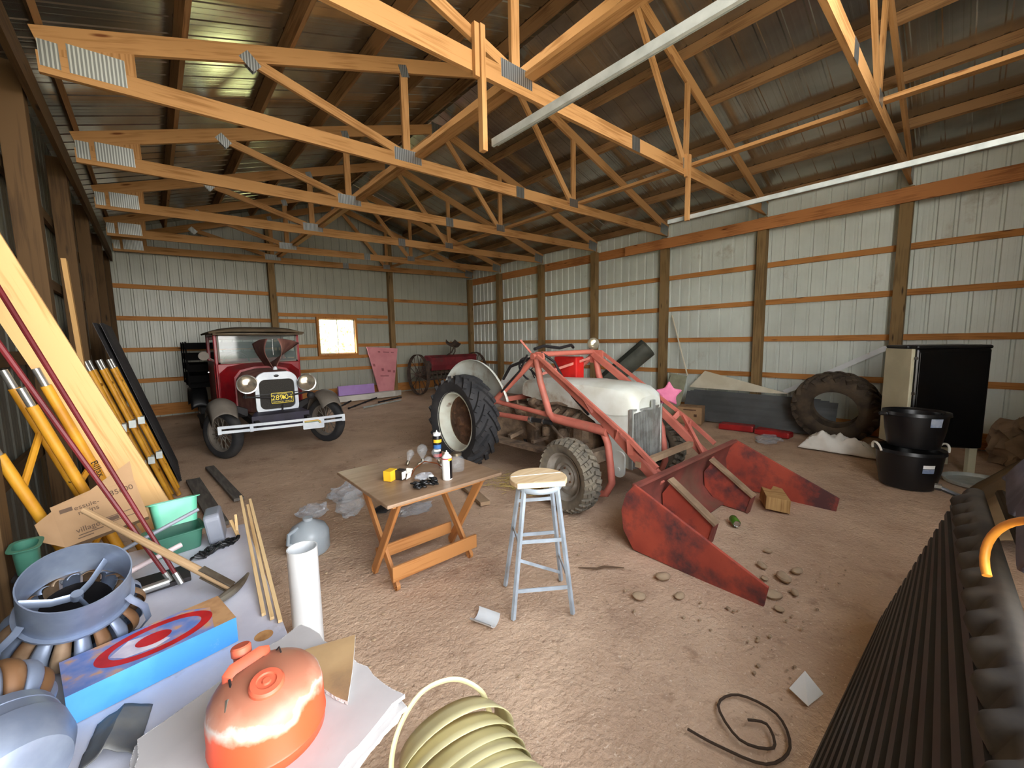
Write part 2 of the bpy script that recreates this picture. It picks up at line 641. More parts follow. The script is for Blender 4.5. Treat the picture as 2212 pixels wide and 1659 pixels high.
# roof: ribbed sheets on both slopes, underside bare metal
rf = MB()
pts = ribs(YF + 1.6, .23, .1, .006)
xs = [-1.1, 3.93, 8.9]
vs_, fs_ = [], []
for q, d in pts:
    for x in xs:
        vs_.append(V((x, -1.5 + q, roof_z(x) + d)))
for i in range(len(pts) - 1):
    for k in range(2):
        fs_.append([3 * i + k, 3 * i + k + 1, 3 * i + k + 4, 3 * i + k + 3])
rf.add(vs_, fs_)
struct(rf, 'ceiling', M_ROOF)

# window in the back wall
M_SASH = mat('white window sash', (214, 212, 200), rough=.5)
M_PANE = clear('window glass', (240, 250, 245), .02, .06)
win = MB()
for lo, hi in (((WX0 - .05, 11.44, WZ0 - .05), (WX0, 11.55, WZ1 + .05)), ((WX1, 11.44, WZ0 - .05), (WX1 + .05, 11.55, WZ1 + .05)),
               ((WX0, 11.44, WZ1), (WX1, 11.55, WZ1 + .05)), ((WX0, 11.44, WZ0 - .05), (WX1, 11.55, WZ0))):
    win.bb(lo, hi)
win = struct(win, 'window_1', M_GIRT)
sash = MB()
for lo, hi in (((WX0, 11.49, WZ0), (WX0 + .03, 11.52, WZ1)), ((WX1 - .045, 11.49, WZ0), (WX1, 11.52, WZ1)), ((WX0, 11.49, WZ0), (WX1, 11.52, WZ0 + .03)),
               ((WX0, 11.49, WZ1 - .03), (WX1, 11.52, WZ1)), ((3.79, 11.49, WZ0), (3.81, 11.52, WZ1))):
    sash.bb(lo, hi)
sash.build('window_sash', M_SASH, win)
MB().bb((WX0 + .03, 11.503, WZ0 + .03), (WX1 - .03, 11.507, WZ1 - .03)).build('window_pane', M_PANE, win)

# ------------------------------------------------------------------ posts, girts, headers
PY = {'corner': 11.42, 'second': 9.86, 'third': 8.04, 'fourth': 6.22, 'fifth': 4.4, 'sixth': 2.57, 'seventh': .75}
OR = ['first', 'second', 'third', 'fourth', 'fifth', 'sixth', 'seventh']
for i, (k, y) in enumerate(PY.items()):
    lab = 'square timber post in the corner of the back and right walls' if i == 0 else f'square timber post of the white right wall, {OR[i - 1]} from the far corner'
    one(MB().bar((8.222, y, 0), (8.222, y, 3.655 if i != 3 else 3.68), .14, .15, (1, 0, 0)), 'wall_post', M_POST, lab, 'post', 'posts along the right wall', bevel=.004)
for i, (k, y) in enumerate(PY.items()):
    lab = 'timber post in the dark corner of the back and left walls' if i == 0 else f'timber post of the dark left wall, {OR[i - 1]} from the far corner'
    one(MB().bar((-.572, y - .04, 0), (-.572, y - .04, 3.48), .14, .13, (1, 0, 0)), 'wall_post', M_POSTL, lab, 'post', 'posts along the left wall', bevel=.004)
for x, lab in ((2.297, 'timber post of the back wall, standing behind the truck'), (5.352, 'timber post of the back wall, standing behind the pink foam board')):
    one(MB().bar((x, 11.42, 0), (x, 11.42, roof_z(x) - .3), .14, .14, (0, 1, 0)), 'wall_post', M_POST, lab, 'post', 'posts along the back wall', bevel=.004)
LV = [2.842, 2.191, 1.541, .89]
LW = ['first', 'second', 'third', 'fourth']
for i, z in enumerate(LV):
    one(MB().bar((8.318, -1.15, z), (8.318, 11.49, z), .034, .089), 'wall_girt', M_GIRT, f'horizontal girt on the white right wall, {LW[i]} below the wide header', 'girt', 'girts on the right wall')
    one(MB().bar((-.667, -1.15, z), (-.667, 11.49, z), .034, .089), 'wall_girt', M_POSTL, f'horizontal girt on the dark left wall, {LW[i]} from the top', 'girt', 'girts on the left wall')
one(MB().bar((8.318, -1.15, .12), (8.318, 11.49, .12), .034, .22), 'skirt_board', M_GIRT, 'wide skirt board along the foot of the right wall', 'board')
one(MB().bar((-.64, 11.515, .25), (8.29, 11.515, .25), .034, .24), 'skirt_board', M_GIRT, 'wide skirt board along the foot of the back wall', 'board')
for z, x0, x1, lab in ((2.842, -.64, 8.29, 'horizontal girt high on the back wall, above the window'),
                       (2.191, -.64, 3.26, 'girt on the back wall above the truck roof, ending at the window'),
                       (2.191, 4.34, 8.29, 'girt on the back wall running from the top right of the window to the corner'),
                       (2.345, 2.38, 5.27, 'short header board directly above the window'),
                       (1.541, -.64, 3.26, 'girt on the back wall behind the truck cab, ending at the window'),
                       (1.541, 4.34, 8.29, 'girt on the back wall running right from the lower half of the window'),
                       (1.225, 2.38, 5.27, 'short sill board directly below the window'),
                       (.89, -.64, 8.29, 'horizontal girt low on the back wall, behind the pink foam board')):
    one(MB().bar((x0, 11.515, z), (x1, 11.515, z), .034, .089), 'wall_girt', M_GIRT, lab, 'girt', 'girts on the back wall')
one(MB().bar((8.125, -1.15, 3.53), (8.125, 5.3, 3.53), .036, .2), 'header_board', M_HEAD, 'wide orange header board along the top of the right wall, near half', 'board')
one(MB().bar((8.318, 5.3, 3.57), (8.318, 11.49, 3.57), .034, .2), 'header_board', M_HEAD, 'wide header board behind the posts at the top of the right wall, far half', 'board')
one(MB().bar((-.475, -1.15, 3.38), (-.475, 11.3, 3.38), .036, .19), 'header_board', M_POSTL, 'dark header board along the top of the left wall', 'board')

# ------------------------------------------------------------------ roof trusses
zb = lambda x: 3.49 + (x + .45) * .024
ztl = lambda x: 3.63 + .333 * (x + .45)
ztr = lambda x: 5.09 - .302 * (x - 3.93)
PK, J1, J2 = 3.93, 2.33, 5.22
def plate(mb, c, w, h, a=0):
    m = rot('Y', -a)
    for s in (-1, 1):
        mb.box((c[0], s * .0205, c[1]), (w, .002, h), m)
def make_truss(name, lab):
    t = thing(name, lab, 'roof truss', (PK, 0, 3.59), 'roof trusses')
    MB().bar((-.43, 0, zb(-.43) + .07), (8.27, 0, zb(8.27) + .07), .038, .14).build('bottom_chord', M_LUM, t)
    MB().bar((-.43, 0, ztl(-.43) + .075), (PK, 0, ztl(PK) + .075), .036, .14).build('top_chord', M_LUM, t)
    MB().bar((PK, 0, ztr(PK) + .075), (8.27, 0, ztr(8.27) + .075), .036, .14).build('top_chord', M_LUM, t)
    pr = MB().prism([(-.42, zb(-.42) + .142), (.08, zb(.08) + .142), (.08, ztl(.08) + .005), (-.42, ztl(-.42) + .005)], .034, M4((0, .017, 0), rot('X', PI / 2)))
    pr.build('heel_wedge', M_LUM, t)
    for p, q in (((J1 - .09, zb(J1) + .16), (.85, ztl(.85) + .03)), ((J1, zb(J1) + .15), (J1, ztl(J1) + .01)), ((J1 + .07, zb(J1) + .16), (PK - .1, ztl(PK) - .04)),
                 ((J2 - .06, zb(J2) + .16), (PK + .1, ztr(PK) - .04)), ((J2 + .01, zb(J2) + .15), (J2 + .01, ztr(J2) + .01))):
        MB().bar((p[0], 0, p[1]), (q[0], 0, q[1]), .086, .034, (0, 1, 0)).build('web', M_LUM, t)
    a, b = math.atan(.024), math.atan(.333)
    for c, w_, h_, an in (((-.37, zb(-.37) + .13), .1, .17, a), ((-.13, zb(-.13) + .14), .3, .19, a), ((J1 + .01, zb(J1) + .13), .33, .13, a), ((4.06, zb(4.06) + .07), .15, .145, a),
                          ((J2, zb(J2) + .13), .2, .12, a), ((.85, ztl(.85) + .01), .1, .14, b + .5), ((8.1, zb(8.1) + .12), .3, .2, -.15), ((PK, ztl(PK) + .03), .32, .2, 0), ((J1, ztl(J1) + .02), .1, .12, b)):
        g = MB()
        plate(g, c, w_, h_, an)
        g.build('gusset_plate', M_PLATE, t)
    return t
TL = {'second': 9.84, 'third': 8.02, 'fourth': 6.2, 'fifth': 4.38, 'sixth': 2.55, 'seventh': .73}
tr0 = make_truss('roof_truss', 'timber roof truss nearest the back wall, just clear of its cladding')
tr0.location.y = 11.3
for i, (k, y) in enumerate(TL.items()):
    t = copy_tree(tr0)
    t.location.y = y
    t['label'] = f'timber roof truss resting on the {OR[i]} right wall post from the far corner'
TL['sixth']
# purlins on the trusses
for i in range(6):
    x = -.4 + i * .8
    if x > PK - .2: break
for side in (0, 1):
    for i in range(6):
        x = (-.42 + .8 * i) if side == 0 else (8.27 - .8 * i)
        sl_ = .333 if side == 0 else -.302
        zc = (ztl(x) if side == 0 else ztr(x)) + .226
        nrm = V((-sl_, 0, 1)).normalized()
        wd = OR[i]
        one(MB().bar((x, -1.15, zc), (x, 11.5, zc), .042, .132, nrm), 'roof_purlin', M_PURL, f'roof purlin on the {"left" if side == 0 else "right"} slope, {wd} up from the eave', 'purlin', 'roof purlins')
for x, lab in ((J1 + .14, 'long lateral brace lying across the trusses under the left slope'), (J2 + .17, 'long orange lateral brace lying across the trusses under the right slope')):
    one(MB().bar((x, -1.1, zb(x) + .14 + .022), (x, 11.4, zb(x) + .14 + .022), .089, .038), 'lateral_brace', M_LUM, lab, 'brace')

# overhead door tracks hung under the sixth truss
for x, z0, lab in ((2.02, 3.02, 'galvanized overhead door track above the table, hung from a wooden drop block'), (5.27, 3.09, 'galvanized overhead door track toward the right wall, hung from a short wooden block')):
    tk = MB()
    y0, y1 = (2.44, -1.1)
    if x > 4: y0 = 2.78
    for lo, hi in (((x - .03, y1, z0 + .05), (x + .03, y0, z0 + .053)), ((x - .03, y1, z0), (x - .027, y0, z0 + .05)), ((x + .027, y1, z0 + .018), (x + .03, y0, z0 + .05)), ((x - .03, y1, z0), (x - .008, y0, z0 + .003))):
        tk.bb(lo, hi)
    one(tk, 'hanging_track', M_GALV, lab, 'door track', 'overhead door tracks')
    top = 3.86
    hb = thing('hanger_block', 'wooden drop block screwed to the near truss, carrying the left door track' if x < 4 else 'wooden drop block screwed to the near truss, carrying the right door track', 'hanger block', (x, 2.49, z0))
    MB().bar((x - .055, 2.505, z0 - .02), (x - .055, 2.505, top), .042, .05, (0, 1, 0)).build('drop_board', M_LUM, hb)
    MB().bar((x - .1, 2.512, 3.5 + (x > 4) * .09), (x - .1, 2.512, 3.86), .04, .036, (0, 1, 0)).build('cleat', M_LUM, hb)
# scab boards on the left wall
one(MB().bar((-.40, 4.74, 0), (-.485, 4.95, 2.32), .09, .03, (1, 0, 0)), 'wood_board', wood('pale stud', (186, 146, 92), (150, 112, 66), (90, 60, 34)), 'short pale board standing upright against the left wall posts', 'board')
# trees outside the window
M_LEAF = mat('sunlit leaves', (238, 240, 196), (206, 220, 146), rough=.8, scale=3)
M_BARK = mat('bark', (96, 82, 66), (70, 58, 46), rough=.9, scale=8)
for k, (tx, ty, tr_, th) in enumerate(((6.3, 19, 1.5, 1.8), (10.2, 21, 2.4, 2.5))):
    t = thing('tree', ['leafy tree outside the window, nearest the glass', 'leafy tree outside, right of the nearest one through the window', 'leafy tree outside, far left through the window', 'leafy tree outside, far right through the window'][k], 'tree', (tx, ty, 0), 'trees outside the window')
    MB().tube([(tx, ty, -.05), (tx + .05, ty, th * .5), (tx, ty, th)], [.16, .12, .08]).build('trunk', M_BARK, t)
    cr_ = MB()
    rr = random.Random(k)
    for _ in range(1100):
        d = V((rr.gauss(0, 1), rr.gauss(0, 1), rr.gauss(0, 1))).normalized() * tr_ * rr.uniform(.45, 1)
        c = V((tx, ty, th)) + V((d.x, d.y, d.z * .9))
        a_ = V((rr.gauss(0, 1), rr.gauss(0, 1), rr.gauss(0, 1))).normalized()
        b_ = a_.orthogonal().normalized()
        q = .16
        cr_.add([c - a_ * q, c + b_ * q * .6, c + a_ * q, c - b_ * q * .6], [[0, 1, 2, 3]])
    cr_.build('crown', M_LEAF, t)
# ------------------------------------------------------------------ vintage truck at the back
M_RED = mat('old red paint', (150, 22, 30), (118, 18, 26), rough=.38, scale=4, c3=(110, 72, 66), s3=2.5, t3=(.55, .8))
M_DUSTRED = mat('dusty hood paint', (150, 104, 92), (122, 78, 70), rough=.75, scale=5)
M_FENDER = mat('dusty fender', (124, 116, 106), (100, 92, 82), rough=.7, scale=4, lo=.35, hi=.7)
M_DARK = mat('dark chassis', (26, 24, 26), (40, 36, 36), rough=.7, scale=6)
M_ROOFTAN = mat('dusty fabric roof', (104, 88, 66), (84, 70, 52), rough=.85, scale=5)
M_TIREB = mat('dusty black rubber', (40, 40, 42), (60, 58, 56), rough=.85, scale=5, lo=.4, hi=.7)
M_WHITE = mat('white enamel', (226, 232, 236), (206, 214, 222), rough=.35, scale=5)
M_CORE = mat('radiator core', (66, 62, 56), (48, 46, 42), rough=.7, scale=90, bump=.6, bscale=220)
M_CHROME = mat('chrome', (200, 200, 198), (160, 158, 154), rough=.22, metal=.9, scale=8)
M_LENS = mat('dusty headlamp glass', (150, 140, 124), (190, 180, 160), rough=.18, metal=.75, scale=4)
M_GLASSW = clear('windshield glass', (150, 165, 160), .05, .25)
M_BLACK = mat('black paint', (14, 14, 15), rough=.45)
M_YEL = mat('plate yellow', (246, 222, 70), rough=.5)
M_APRON = mat('blue black apron', (44, 38, 58), (34, 30, 44), rough=.6, scale=6)
TX, TY = 1.345, 7.0
truck = thing('vintage_truck', 'dusty red vintage truck with white radiator surround and yellow plate 289 04', 'truck', (TX, 8.4, 0))

def car_wheel(x, y, side, parent, R=.36, turn=0):
    m = M4((x, y, R - .012), rot('Z', turn) @ rot('Y', PI / 2 * side))
    t = MB().lathe([(R - .105, -.055), (R - .06, -.066), (R - .02, -.058), (R, -.03), (R, .03), (R - .02, .058), (R - .06, .066), (R - .105, .055), (R - .105, -.055)], 36, m)
    w_ = t.build('wheel', M_TIREB, parent, smooth=True, angle=50)
    r = MB().lathe([(R - .10, -.05), (R - .125, -.045), (R - .135, 0), (R - .125, .045), (R - .10, .05)], 32, m)
    for k in range(20):
        a = 2 * PI * k / 20
        e = .03 if k % 2 else -.02
        r.tube([m @ V((.05 * math.cos(a), .05 * math.sin(a), e)), m @ V(((R - .13) * math.cos(a + .12), (R - .13) * math.sin(a + .12), 0))], .006, 6)
    r.build('rim', M_FENDER, w_, smooth=True)
    MB().lathe([(0, .075), (.03, .072), (.05, .05), (.055, .0), (.05, -.05), (0, -.05)], 18, m).build('hub', M_CHROME, w_, smooth=True)
for x, y, s in ((TX - .7, 7.0, -1), (TX + .7, 7.0, 1), (TX - .72, 9.75, -1), (TX + .72, 9.75, 1)):
    car_wheel(x, y, s, truck, turn=.5 if y < 8 else 0)
# front fenders: crowned sheets sweeping from ahead of the wheel back to the running board
for s in (-1, 1):
    path = [(-.40, .68), (-.37, .72), (-.30, .78), (-.17, .84), (0, .86), (.16, .83), (.32, .73), (.47, .60), (.62, .46), (.76, .36), (.9, .33)]
    def fen(a, b, s=s, path=path):
        i = min(int(a * (len(path) - 1)), len(path) - 2)
        t = a * (len(path) - 1) - i
        y = path[i][0] * (1 - t) + path[i + 1][0] * t
        z = path[i][1] * (1 - t) + path[i + 1][1] * t
        wd = .15 + .02 * math.sin(a * PI)
        q = (b - .5) * 2
        return (TX + s * (.70 + q * wd), TY + y * (1 - .1 * q * q), z - .09 * q * q - (.08 if q > .92 else 0))
    MB().grid(fen, 24, 10).build('front_fender', M_FENDER, truck, smooth=True, solid=.008)
    valance = MB().loft([[(TX + s * .55, TY + y, z - .1), (TX + s * .55, TY + y, z - .02), (TX + s * .34, TY + y, .62), (TX + s * .34, TY + y, .50)] for y, z in ((.30, .74), (.47, .6), (.62, .55), (.8, .55))])
    valance.build('splash_apron', M_DARK, truck)
    MB().bb((TX + s * .72 - .13, TY + .85, .33), (TX + s * .72 + .13, TY + 2.25, .36)).build('running_board', M_DARK, truck)
    rfd = lambda a, b, s=s: (TX + s * (.66 + .26 * b - .0), 9.75 + .46 * math.cos(PI * (.04 + .92 * a)), .44 + .42 * math.sin(PI * (.04 + .92 * a)) - .05 * (2 * b - 1) ** 2)
    MB().grid(rfd, 18, 6).build('rear_fender', M_BLACK, truck, smooth=True, solid=.008)
# chassis, axle, apron
ch = MB()
for s in (-1, 1):
    ch.bb((TX + s * .33 - .03, 6.55, .42), (TX + s * .33 + .03, 10.7, .52))
ch.bar((TX - .68, 7.0, .36), (TX + .68, 7.0, .36), .05, .07)
ch.bar((TX - .68, 9.75, .36), (TX + .68, 9.75, .36), .09, .09)
ch.build('chassis', M_DARK, truck)
MB().loft([[(TX - .38, 6.72, .40), (TX + .38, 6.72, .40), (TX + .38, 6.72, .58), (TX - .38, 6.72, .58)], [(TX - .33, 6.9, .40), (TX + .33, 6.9, .40), (TX + .30, 6.9, .62), (TX - .30, 6.9, .62)]]).build('front_apron', M_APRON, truck)
# radiator: white surround with a rounded opening, dipped top edge, dark badge
def rad_ring(W_, z0, z1, r, peak, y):
    pts = []
    for x, z in rrect(W_, z1 - z0, r, 6):
        zz = z + (z0 + z1) / 2
        if z > 0:
            zz += peak * max(0, 1 - abs(x) / (W_ / 2)) ** 1.3
        pts.append((TX + x, y, zz))
    return pts
outer = [rad_ring(.57, .545, 1.175, .13, .055, y) for y in (6.93, 6.88)]
inner = [rad_ring(.465, .64, 1.085, .08, -.014, y) for y in (6.872, 6.93)]
sh = MB().loft([outer[0], outer[1], inner[0], inner[1]], cap=False)
rs = sh.build('radiator_shell', M_WHITE, truck, smooth=True, angle=30, bevel=.006)
MB().bb((TX - .24, 6.90, .61), (TX + .24, 6.925, 1.115)).build('radiator_core', M_CORE, truck)
MB().ell((TX, 6.876, 1.135), (.036, .006, .019), 18).build('badge', M_BLACK, rs, smooth=True)
MB().lathe([(.0, .05), (.018, .045), (.028, .02), (.03, 0)], 14, M4((TX, 6.91, 1.225))).build('radiator_cap', M_WHITE, truck, smooth=True)
MB().bar((TX - .30, 6.87, .865), (TX + .30, 6.87, .875), .006, .012).build('grille_strap', M_BLACK, truck)
cr_ = MB().tube([(TX + .06, 6.87, .70), (TX + .04, 6.84, .62), (TX + .02, 6.83, .55), (TX - .02, 6.85, .51)], .012, 8)
cr_.build('hand_crank', M_DARK, truck, smooth=True)
# yellow on black plate
lp = MB().prism(rrect(.30, .165, .015), .006, M4((TX + .055, 6.862, .80), rot('X', PI / 2)))
lp = lp.build('license_plate', M_BLACK, truck)
ed = MB().loft([[(TX + .055 + x, 6.855, .80 + z) for x, z in rrect(.296, .161, .014)], [(TX + .055 + x, 6.853, .80 + z) for x, z in rrect(.282, .147, .012)]], cap=False)
ed.build('plate_border', M_YEL, lp)
PM = lambda dx, dz: M4((TX + .055 + dx, 6.852, .80 + dz), rot('X', PI / 2))
text('289', 'plate_lettering', M_YEL, PM(-.066, .004), .105, lp)
text('04', 'plate_lettering', M_YEL, PM(.084, .004), .105, lp)
MB().prism([(0, -.034), (.022, 0), (0, .034), (-.022, 0)], .002, PM(.017, .006)).build('plate_diamond', M_YEL, lp)
text('MICHIGAN', 'plate_lettering', M_YEL, PM(.0, .061), .026, lp)
text('HISTORICAL  VEHICLE', 'plate_lettering', M_YEL, PM(.0, -.057), .026, lp)
# headlamps
for s, hx in ((-1, .955), (1, 1.735)):
    m = M4((hx, 6.78, 1.045 - (s > 0) * .035), rot('X', PI / 2))
    hl = MB().lathe([(0, -.16), (.05, -.15), (.1, -.1), (.128, -.02), (.13, 0)], 28, m).build('headlamp', M_CHROME, truck, smooth=True)
    MB().lathe([(0, .03), (.05, .026), (.1, .014), (.122, .004)], 28, m).build('lens', M_LENS, hl, smooth=True)
    MB().lathe([(.12, .008), (.134, .01), (.136, -.01), (.126, -.012)], 28, m).build('lamp_rim', M_CHROME, hl, smooth=True)
MB().tube([(.9, 6.86, .86), (1.345, 6.865, .80), (1.79, 6.86, .86)], .014, 8).build('lamp_bar', M_DARK, truck, smooth=True)
for hx in (.93, 1.76):
    MB().tube([(hx, 6.84, .84), (hx, 6.82, .93)], .018, 8).build('lamp_post', M_DARK, truck, smooth=True)
MB().ell((1.79, 6.82, .80), (.06, .05, .06), 12).build('horn', M_DARK, truck, smooth=True)
# hood body, cowl, opened hood panels
def hood_ring(y, hw, z0, z1):
    return [(TX - hw, y, z0), (TX + hw, y, z0), (TX + hw, y, z1 - .16), (TX + hw * .8, y, z1 - .05), (TX + hw * .35, y, z1 - .005), (TX, y, z1), (TX - hw * .35, y, z1 - .005), (TX - hw * .8, y, z1 - .05), (TX - hw, y, z1 - .16)]
MB().loft([hood_ring(6.93, .26, .60, 1.16), hood_ring(7.3, .32, .58, 1.19), hood_ring(7.75, .40, .55, 1.22)]).build('hood', M_DUSTRED, truck, smooth=True, angle=50)
MB().loft([hood_ring(7.75, .42, .52, 1.25), hood_ring(8.02, .60, .46, 1.31)]).build('cowl', M_RED, truck, smooth=True, angle=50)
for s in (-1, 1):
    hp = lambda a, b, s=s: (TX + .01 + s * (.015 + b * (.05 + (.46 if s > 0 else .10) * a) + .07 * math.sin(b * PI) * (1 - a * .6)), 6.98 + a * .66, 1.23 + .03 * a + (.46 - .10 * a) * b ** .85 + .02 * math.sin(a * PI))
    MB().grid(hp, 8, 10).build('hood_panel', M_DUSTRED, truck, smooth=True, solid=.004)
# cab
cab = MB()
cab.bb((TX - .62, 8.02, .46), (TX - .58, 9.25, 1.32)); cab.bb((TX + .58, 8.02, .46), (TX + .62, 9.25, 1.32))
cab.bb((TX - .62, 9.22, .46), (TX + .62, 9.26, 1.35)); cab.bb((TX - .6, 8.0, .46), (TX + .6, 8.03, 1.30))
for s in (-1, 1):
    cab.bb((TX + s * .60 - .025, 8.02, 1.3), (TX + s * .60 + .025, 8.09, 1.80))
    cab.bb((TX + s * .60 - .025, 9.15, 1.3), (TX + s * .60 + .025, 9.26, 1.80))
    cab.bb((TX + s * .60 - .02, 8.02, 1.75), (TX + s * .60 + .02, 9.26, 1.82))
cab.bb((TX - .6, 9.2, 1.7), (TX + .6, 9.26, 1.82))
cab.build('cab', M_RED, truck, bevel=.012)
for s in (-1, 1):
    d = MB().prism([(8.12, .50), (9.02, .50), (9.02, 1.34), (8.12, 1.34)], .02, M4((TX + s * .615 - (.02 if s < 0 else 0), 0, 0), Matrix(((0, 0, 1), (1, 0, 0), (0, 1, 0)))))
    d = d.build('door', M_RED, truck, bevel=.01)
    MB().tube([(TX + s * .65, 8.9, 1.14), (TX + s * .66, 8.78, 1.14)], .01, 6).build('door_handle', M_CHROME, d)
rp = [(TX - .68, 7.9), (TX + .68, 7.9), (TX + .68, 9.3), (TX - .68, 9.3)]
rt = MB().grid(lambda a, b: (TX + (a - .5) * 1.36, 7.88 + b * 1.44, 1.80 + .085 * (1 - (2 * a - 1) ** 4) * min(1, b * 5 + .35) * (1 - max(0, b - .85) * 3)), 18, 14)
rt.build('roof', M_ROOFTAN, truck, smooth=True, solid=.03)
MB().bb((TX - .64, 7.80, 1.765), (TX + .64, 8.05, 1.79)).build('sun_visor', M_ROOFTAN, truck)
wf_ = MB()
for a_, b_ in (((TX - .58, 8.0, 1.30), (TX + .58, 8.03, 1.325)), ((TX - .58, 8.0, 1.75), (TX + .58, 8.03, 1.775)), ((TX - .58, 8.0, 1.3), (TX - .555, 8.03, 1.775)), ((TX + .555, 8.0, 1.3), (TX + .58, 8.03, 1.775))):
    wf_.bb(a_, b_)
wf_ = wf_.build('windshield_frame', M_FENDER, truck)
MB().bb((TX - .555, 8.012, 1.325), (TX + .555, 8.018, 1.75)).build('windshield', M_GLASSW, wf_)
MB().tube([(TX + .2, 7.99, 1.7), (TX + .2, 7.985, 1.42)], .006, 6).build('wiper', M_CHROME, wf_)
sw = [(TX - .28 + .19 * math.cos(a), 8.42 + .05 * math.sin(a), 1.30 + .17 * math.sin(a)) for a in [2 * PI * k / 24 for k in range(24)]]
MB().tube(sw, .013, 8, closed=True).build('steering_wheel', M_BLACK, truck, smooth=True)
MB().bb((TX - .52, 8.75, .8), (TX + .52, 9.18, 1.22)).build('seat', M_DARK, truck, bevel=.05)
mm = MB().tube([(TX - .62, 8.1, 1.36), (TX - .72, 8.06, 1.42)], .008, 6)
mm.lathe([(0, -.008), (.07, -.008), (.07, .008), (0, .008)], 20, M4((TX - .76, 8.04, 1.44), rot('X', PI / 2)))
mm.build('side_mirror', M_FENDER, truck, smooth=True)
# dark stake body behind the cab
bd = MB()
bd.bb((TX - .9, 9.32, .84), (TX + .9, 10.95, .9))
for x in (TX - .9, TX + .88):
    for z in (1.0, 1.2, 1.4, 1.6):
        bd.bb((x, 9.35, z - .06), (x + .02, 10.93, z + .06))
    for y in (9.36, 10.1, 10.88):
        bd.bb((x - .02, y, .85), (x + .0, y + .05, 1.68))
for z in (1.0, 1.2, 1.4, 1.6):
    bd.bb((TX - .88, 9.34, z - .06), (TX + .88, 9.36, z + .06)); bd.bb((TX - .88, 10.92, z - .06), (TX + .88, 10.94, z + .06))
bd.build('stake_body', mat('black stake wood', (14, 13, 13), rough=.95, spec=.1), truck)
# front bumper: two white bars, clamps, brackets
bp_ = MB()
bw = lambda x: 6.37 + .05 * (abs(x - TX) / .78) ** 2
for z in (.508, .444):
    xs_ = [TX - .79 + 1.58 * k / 16 for k in range(17)]
    for a_, b_ in zip(xs_[:-1], xs_[1:]):
        bp_.bar((a_, bw(a_), z - .028 * (a_ - TX)), (b_, bw(b_), z - .028 * (b_ - TX)), .012, .036)
bp_ = bp_.build('bumper', M_WHITE, truck)
for x in (TX - .79, TX - .44, TX + .44, TX + .785):
    MB().bar((x, bw(x) - .004, .42 - .028 * (x - TX)), (x, bw(x) - .004, .525 - .028 * (x - TX)), .022, .04, (1, 0, 0)).build('bumper_clamp', M_WHITE, bp_)
for s in (-1, 1):
    MB().bar((TX + s * .4, 6.38, .47), (TX + s * .34, 6.6, .47), .03, .04).build('bumper_bracket', M_DARK, bp_)
rb = MB().prism(rrect(.29, .155, .014), .004, M4((TX + .335, 6.353, .435), rot('X', PI / 2) @ rot('Z', -.03)))
rb = rb.build('white_plate', M_WHITE, bp_)
for k, c in enumerate(((206, 150, 70), (196, 182, 96), (110, 128, 116))):
    mcol = mat(['rainbow orange', 'rainbow straw', 'rainbow grey'][k], c, rough=.5)
    r0 = .03 - .011 * k
    arc = [(TX + .21 + .17 * t, .462 + r0) for t in (0, .5, 1)] + [(TX + .38 + (.025 + r0) * math.sin(a), .437 + (.025 + r0) * math.cos(a)) for a in (.4, .8, 1.2, 1.57)]
    q = MB()
    for (xa, za), (xb, zb_) in zip(arc[:-1], arc[1:]):
        q.bar((xa, 6.3475, za - .01), (xb, 6.3475, zb_ - .01), .0015, .011)
    q.build('rainbow_stripe', mcol, rb)
# ------------------------------------------------------------------ tractor with front loader
M_TIRE = mat('tractor rubber', (44, 44, 46), (62, 60, 60), rough=.85, scale=6, lo=.4, hi=.75)
M_TIRED = mat('dusty front tyre', (132, 122, 104), (92, 86, 76), rough=.95, scale=7, lo=.35, hi=.65)
M_RIMW = mat('cream rim paint', (224, 228, 214), (206, 204, 186), rough=.4, scale=4, c3=(120, 82, 54), s3=3.0, t3=(.62, .72))
M_RUST = mat('rusty hub', (112, 78, 54), (80, 54, 38), rough=.9, scale=9, bump=.4, bscale=60)
M_RIMG = mat('dusty grey rim', (158, 152, 142), (128, 120, 108), rough=.7, scale=5)
M_CREAM = mat('old cream tractor paint', (218, 222, 214), (196, 196, 182), rough=.45, scale=3.5, lo=.35, hi=.7, c3=(146, 112, 76), s3=2.2, t3=(.53, .70))
M_LOAD = mat('faded red loader paint', (196, 112, 94), (168, 90, 76), rough=.6, scale=5, lo=.35, hi=.7, c3=(142, 104, 86), s3=2.6, t3=(.57, .75))
M_GREASE = mat('greasy dusty casting', (146, 122, 98), (94, 78, 64), rough=.95, scale=9, lo=.35, hi=.65, bump=.7, bscale=45)
M_GRILL = mat('grille bars', (170, 172, 166), (138, 138, 130), rough=.45, metal=.5, scale=9)
M_BUCK = mat('worn bucket red', (190, 84, 62), (160, 66, 50), rough=.7, scale=4, lo=.35, hi=.7, c3=(92, 56, 56), s3=2.2, t3=(.47, .60))
M_BUCKB = mat('dusty bucket back', (142, 74, 62), (116, 62, 52), rough=.8, scale=4, c3=(120, 86, 68), s3=2.2, t3=(.5, .75))
M_BAR = mat('dusty strap', (166, 138, 108), (140, 114, 88), rough=.85, scale=7)
M_TANK = mat('bright red tank', (214, 40, 34), (184, 30, 28), rough=.45, scale=5)
M_HOSE = mat('hydraulic hose', (28, 27, 28), rough=.6)
M_AXLE = mat('dusty axle', (150, 130, 108), (110, 94, 78), rough=.9, scale=8, bump=.4)
M_LAMP = mat('lamp glass', (206, 200, 176), (180, 172, 146), rough=.12, metal=.7, scale=5)
CX = 3.6
tractor = thing('tractor', 'old cream tractor with a faded red front loader and big bucket', 'tractor', (CX, 3.2, 0))
YZ = Matrix(((0, 0, 1), (1, 0, 0), (0, 1, 0)))   # local xy -> world yz, local z -> world x

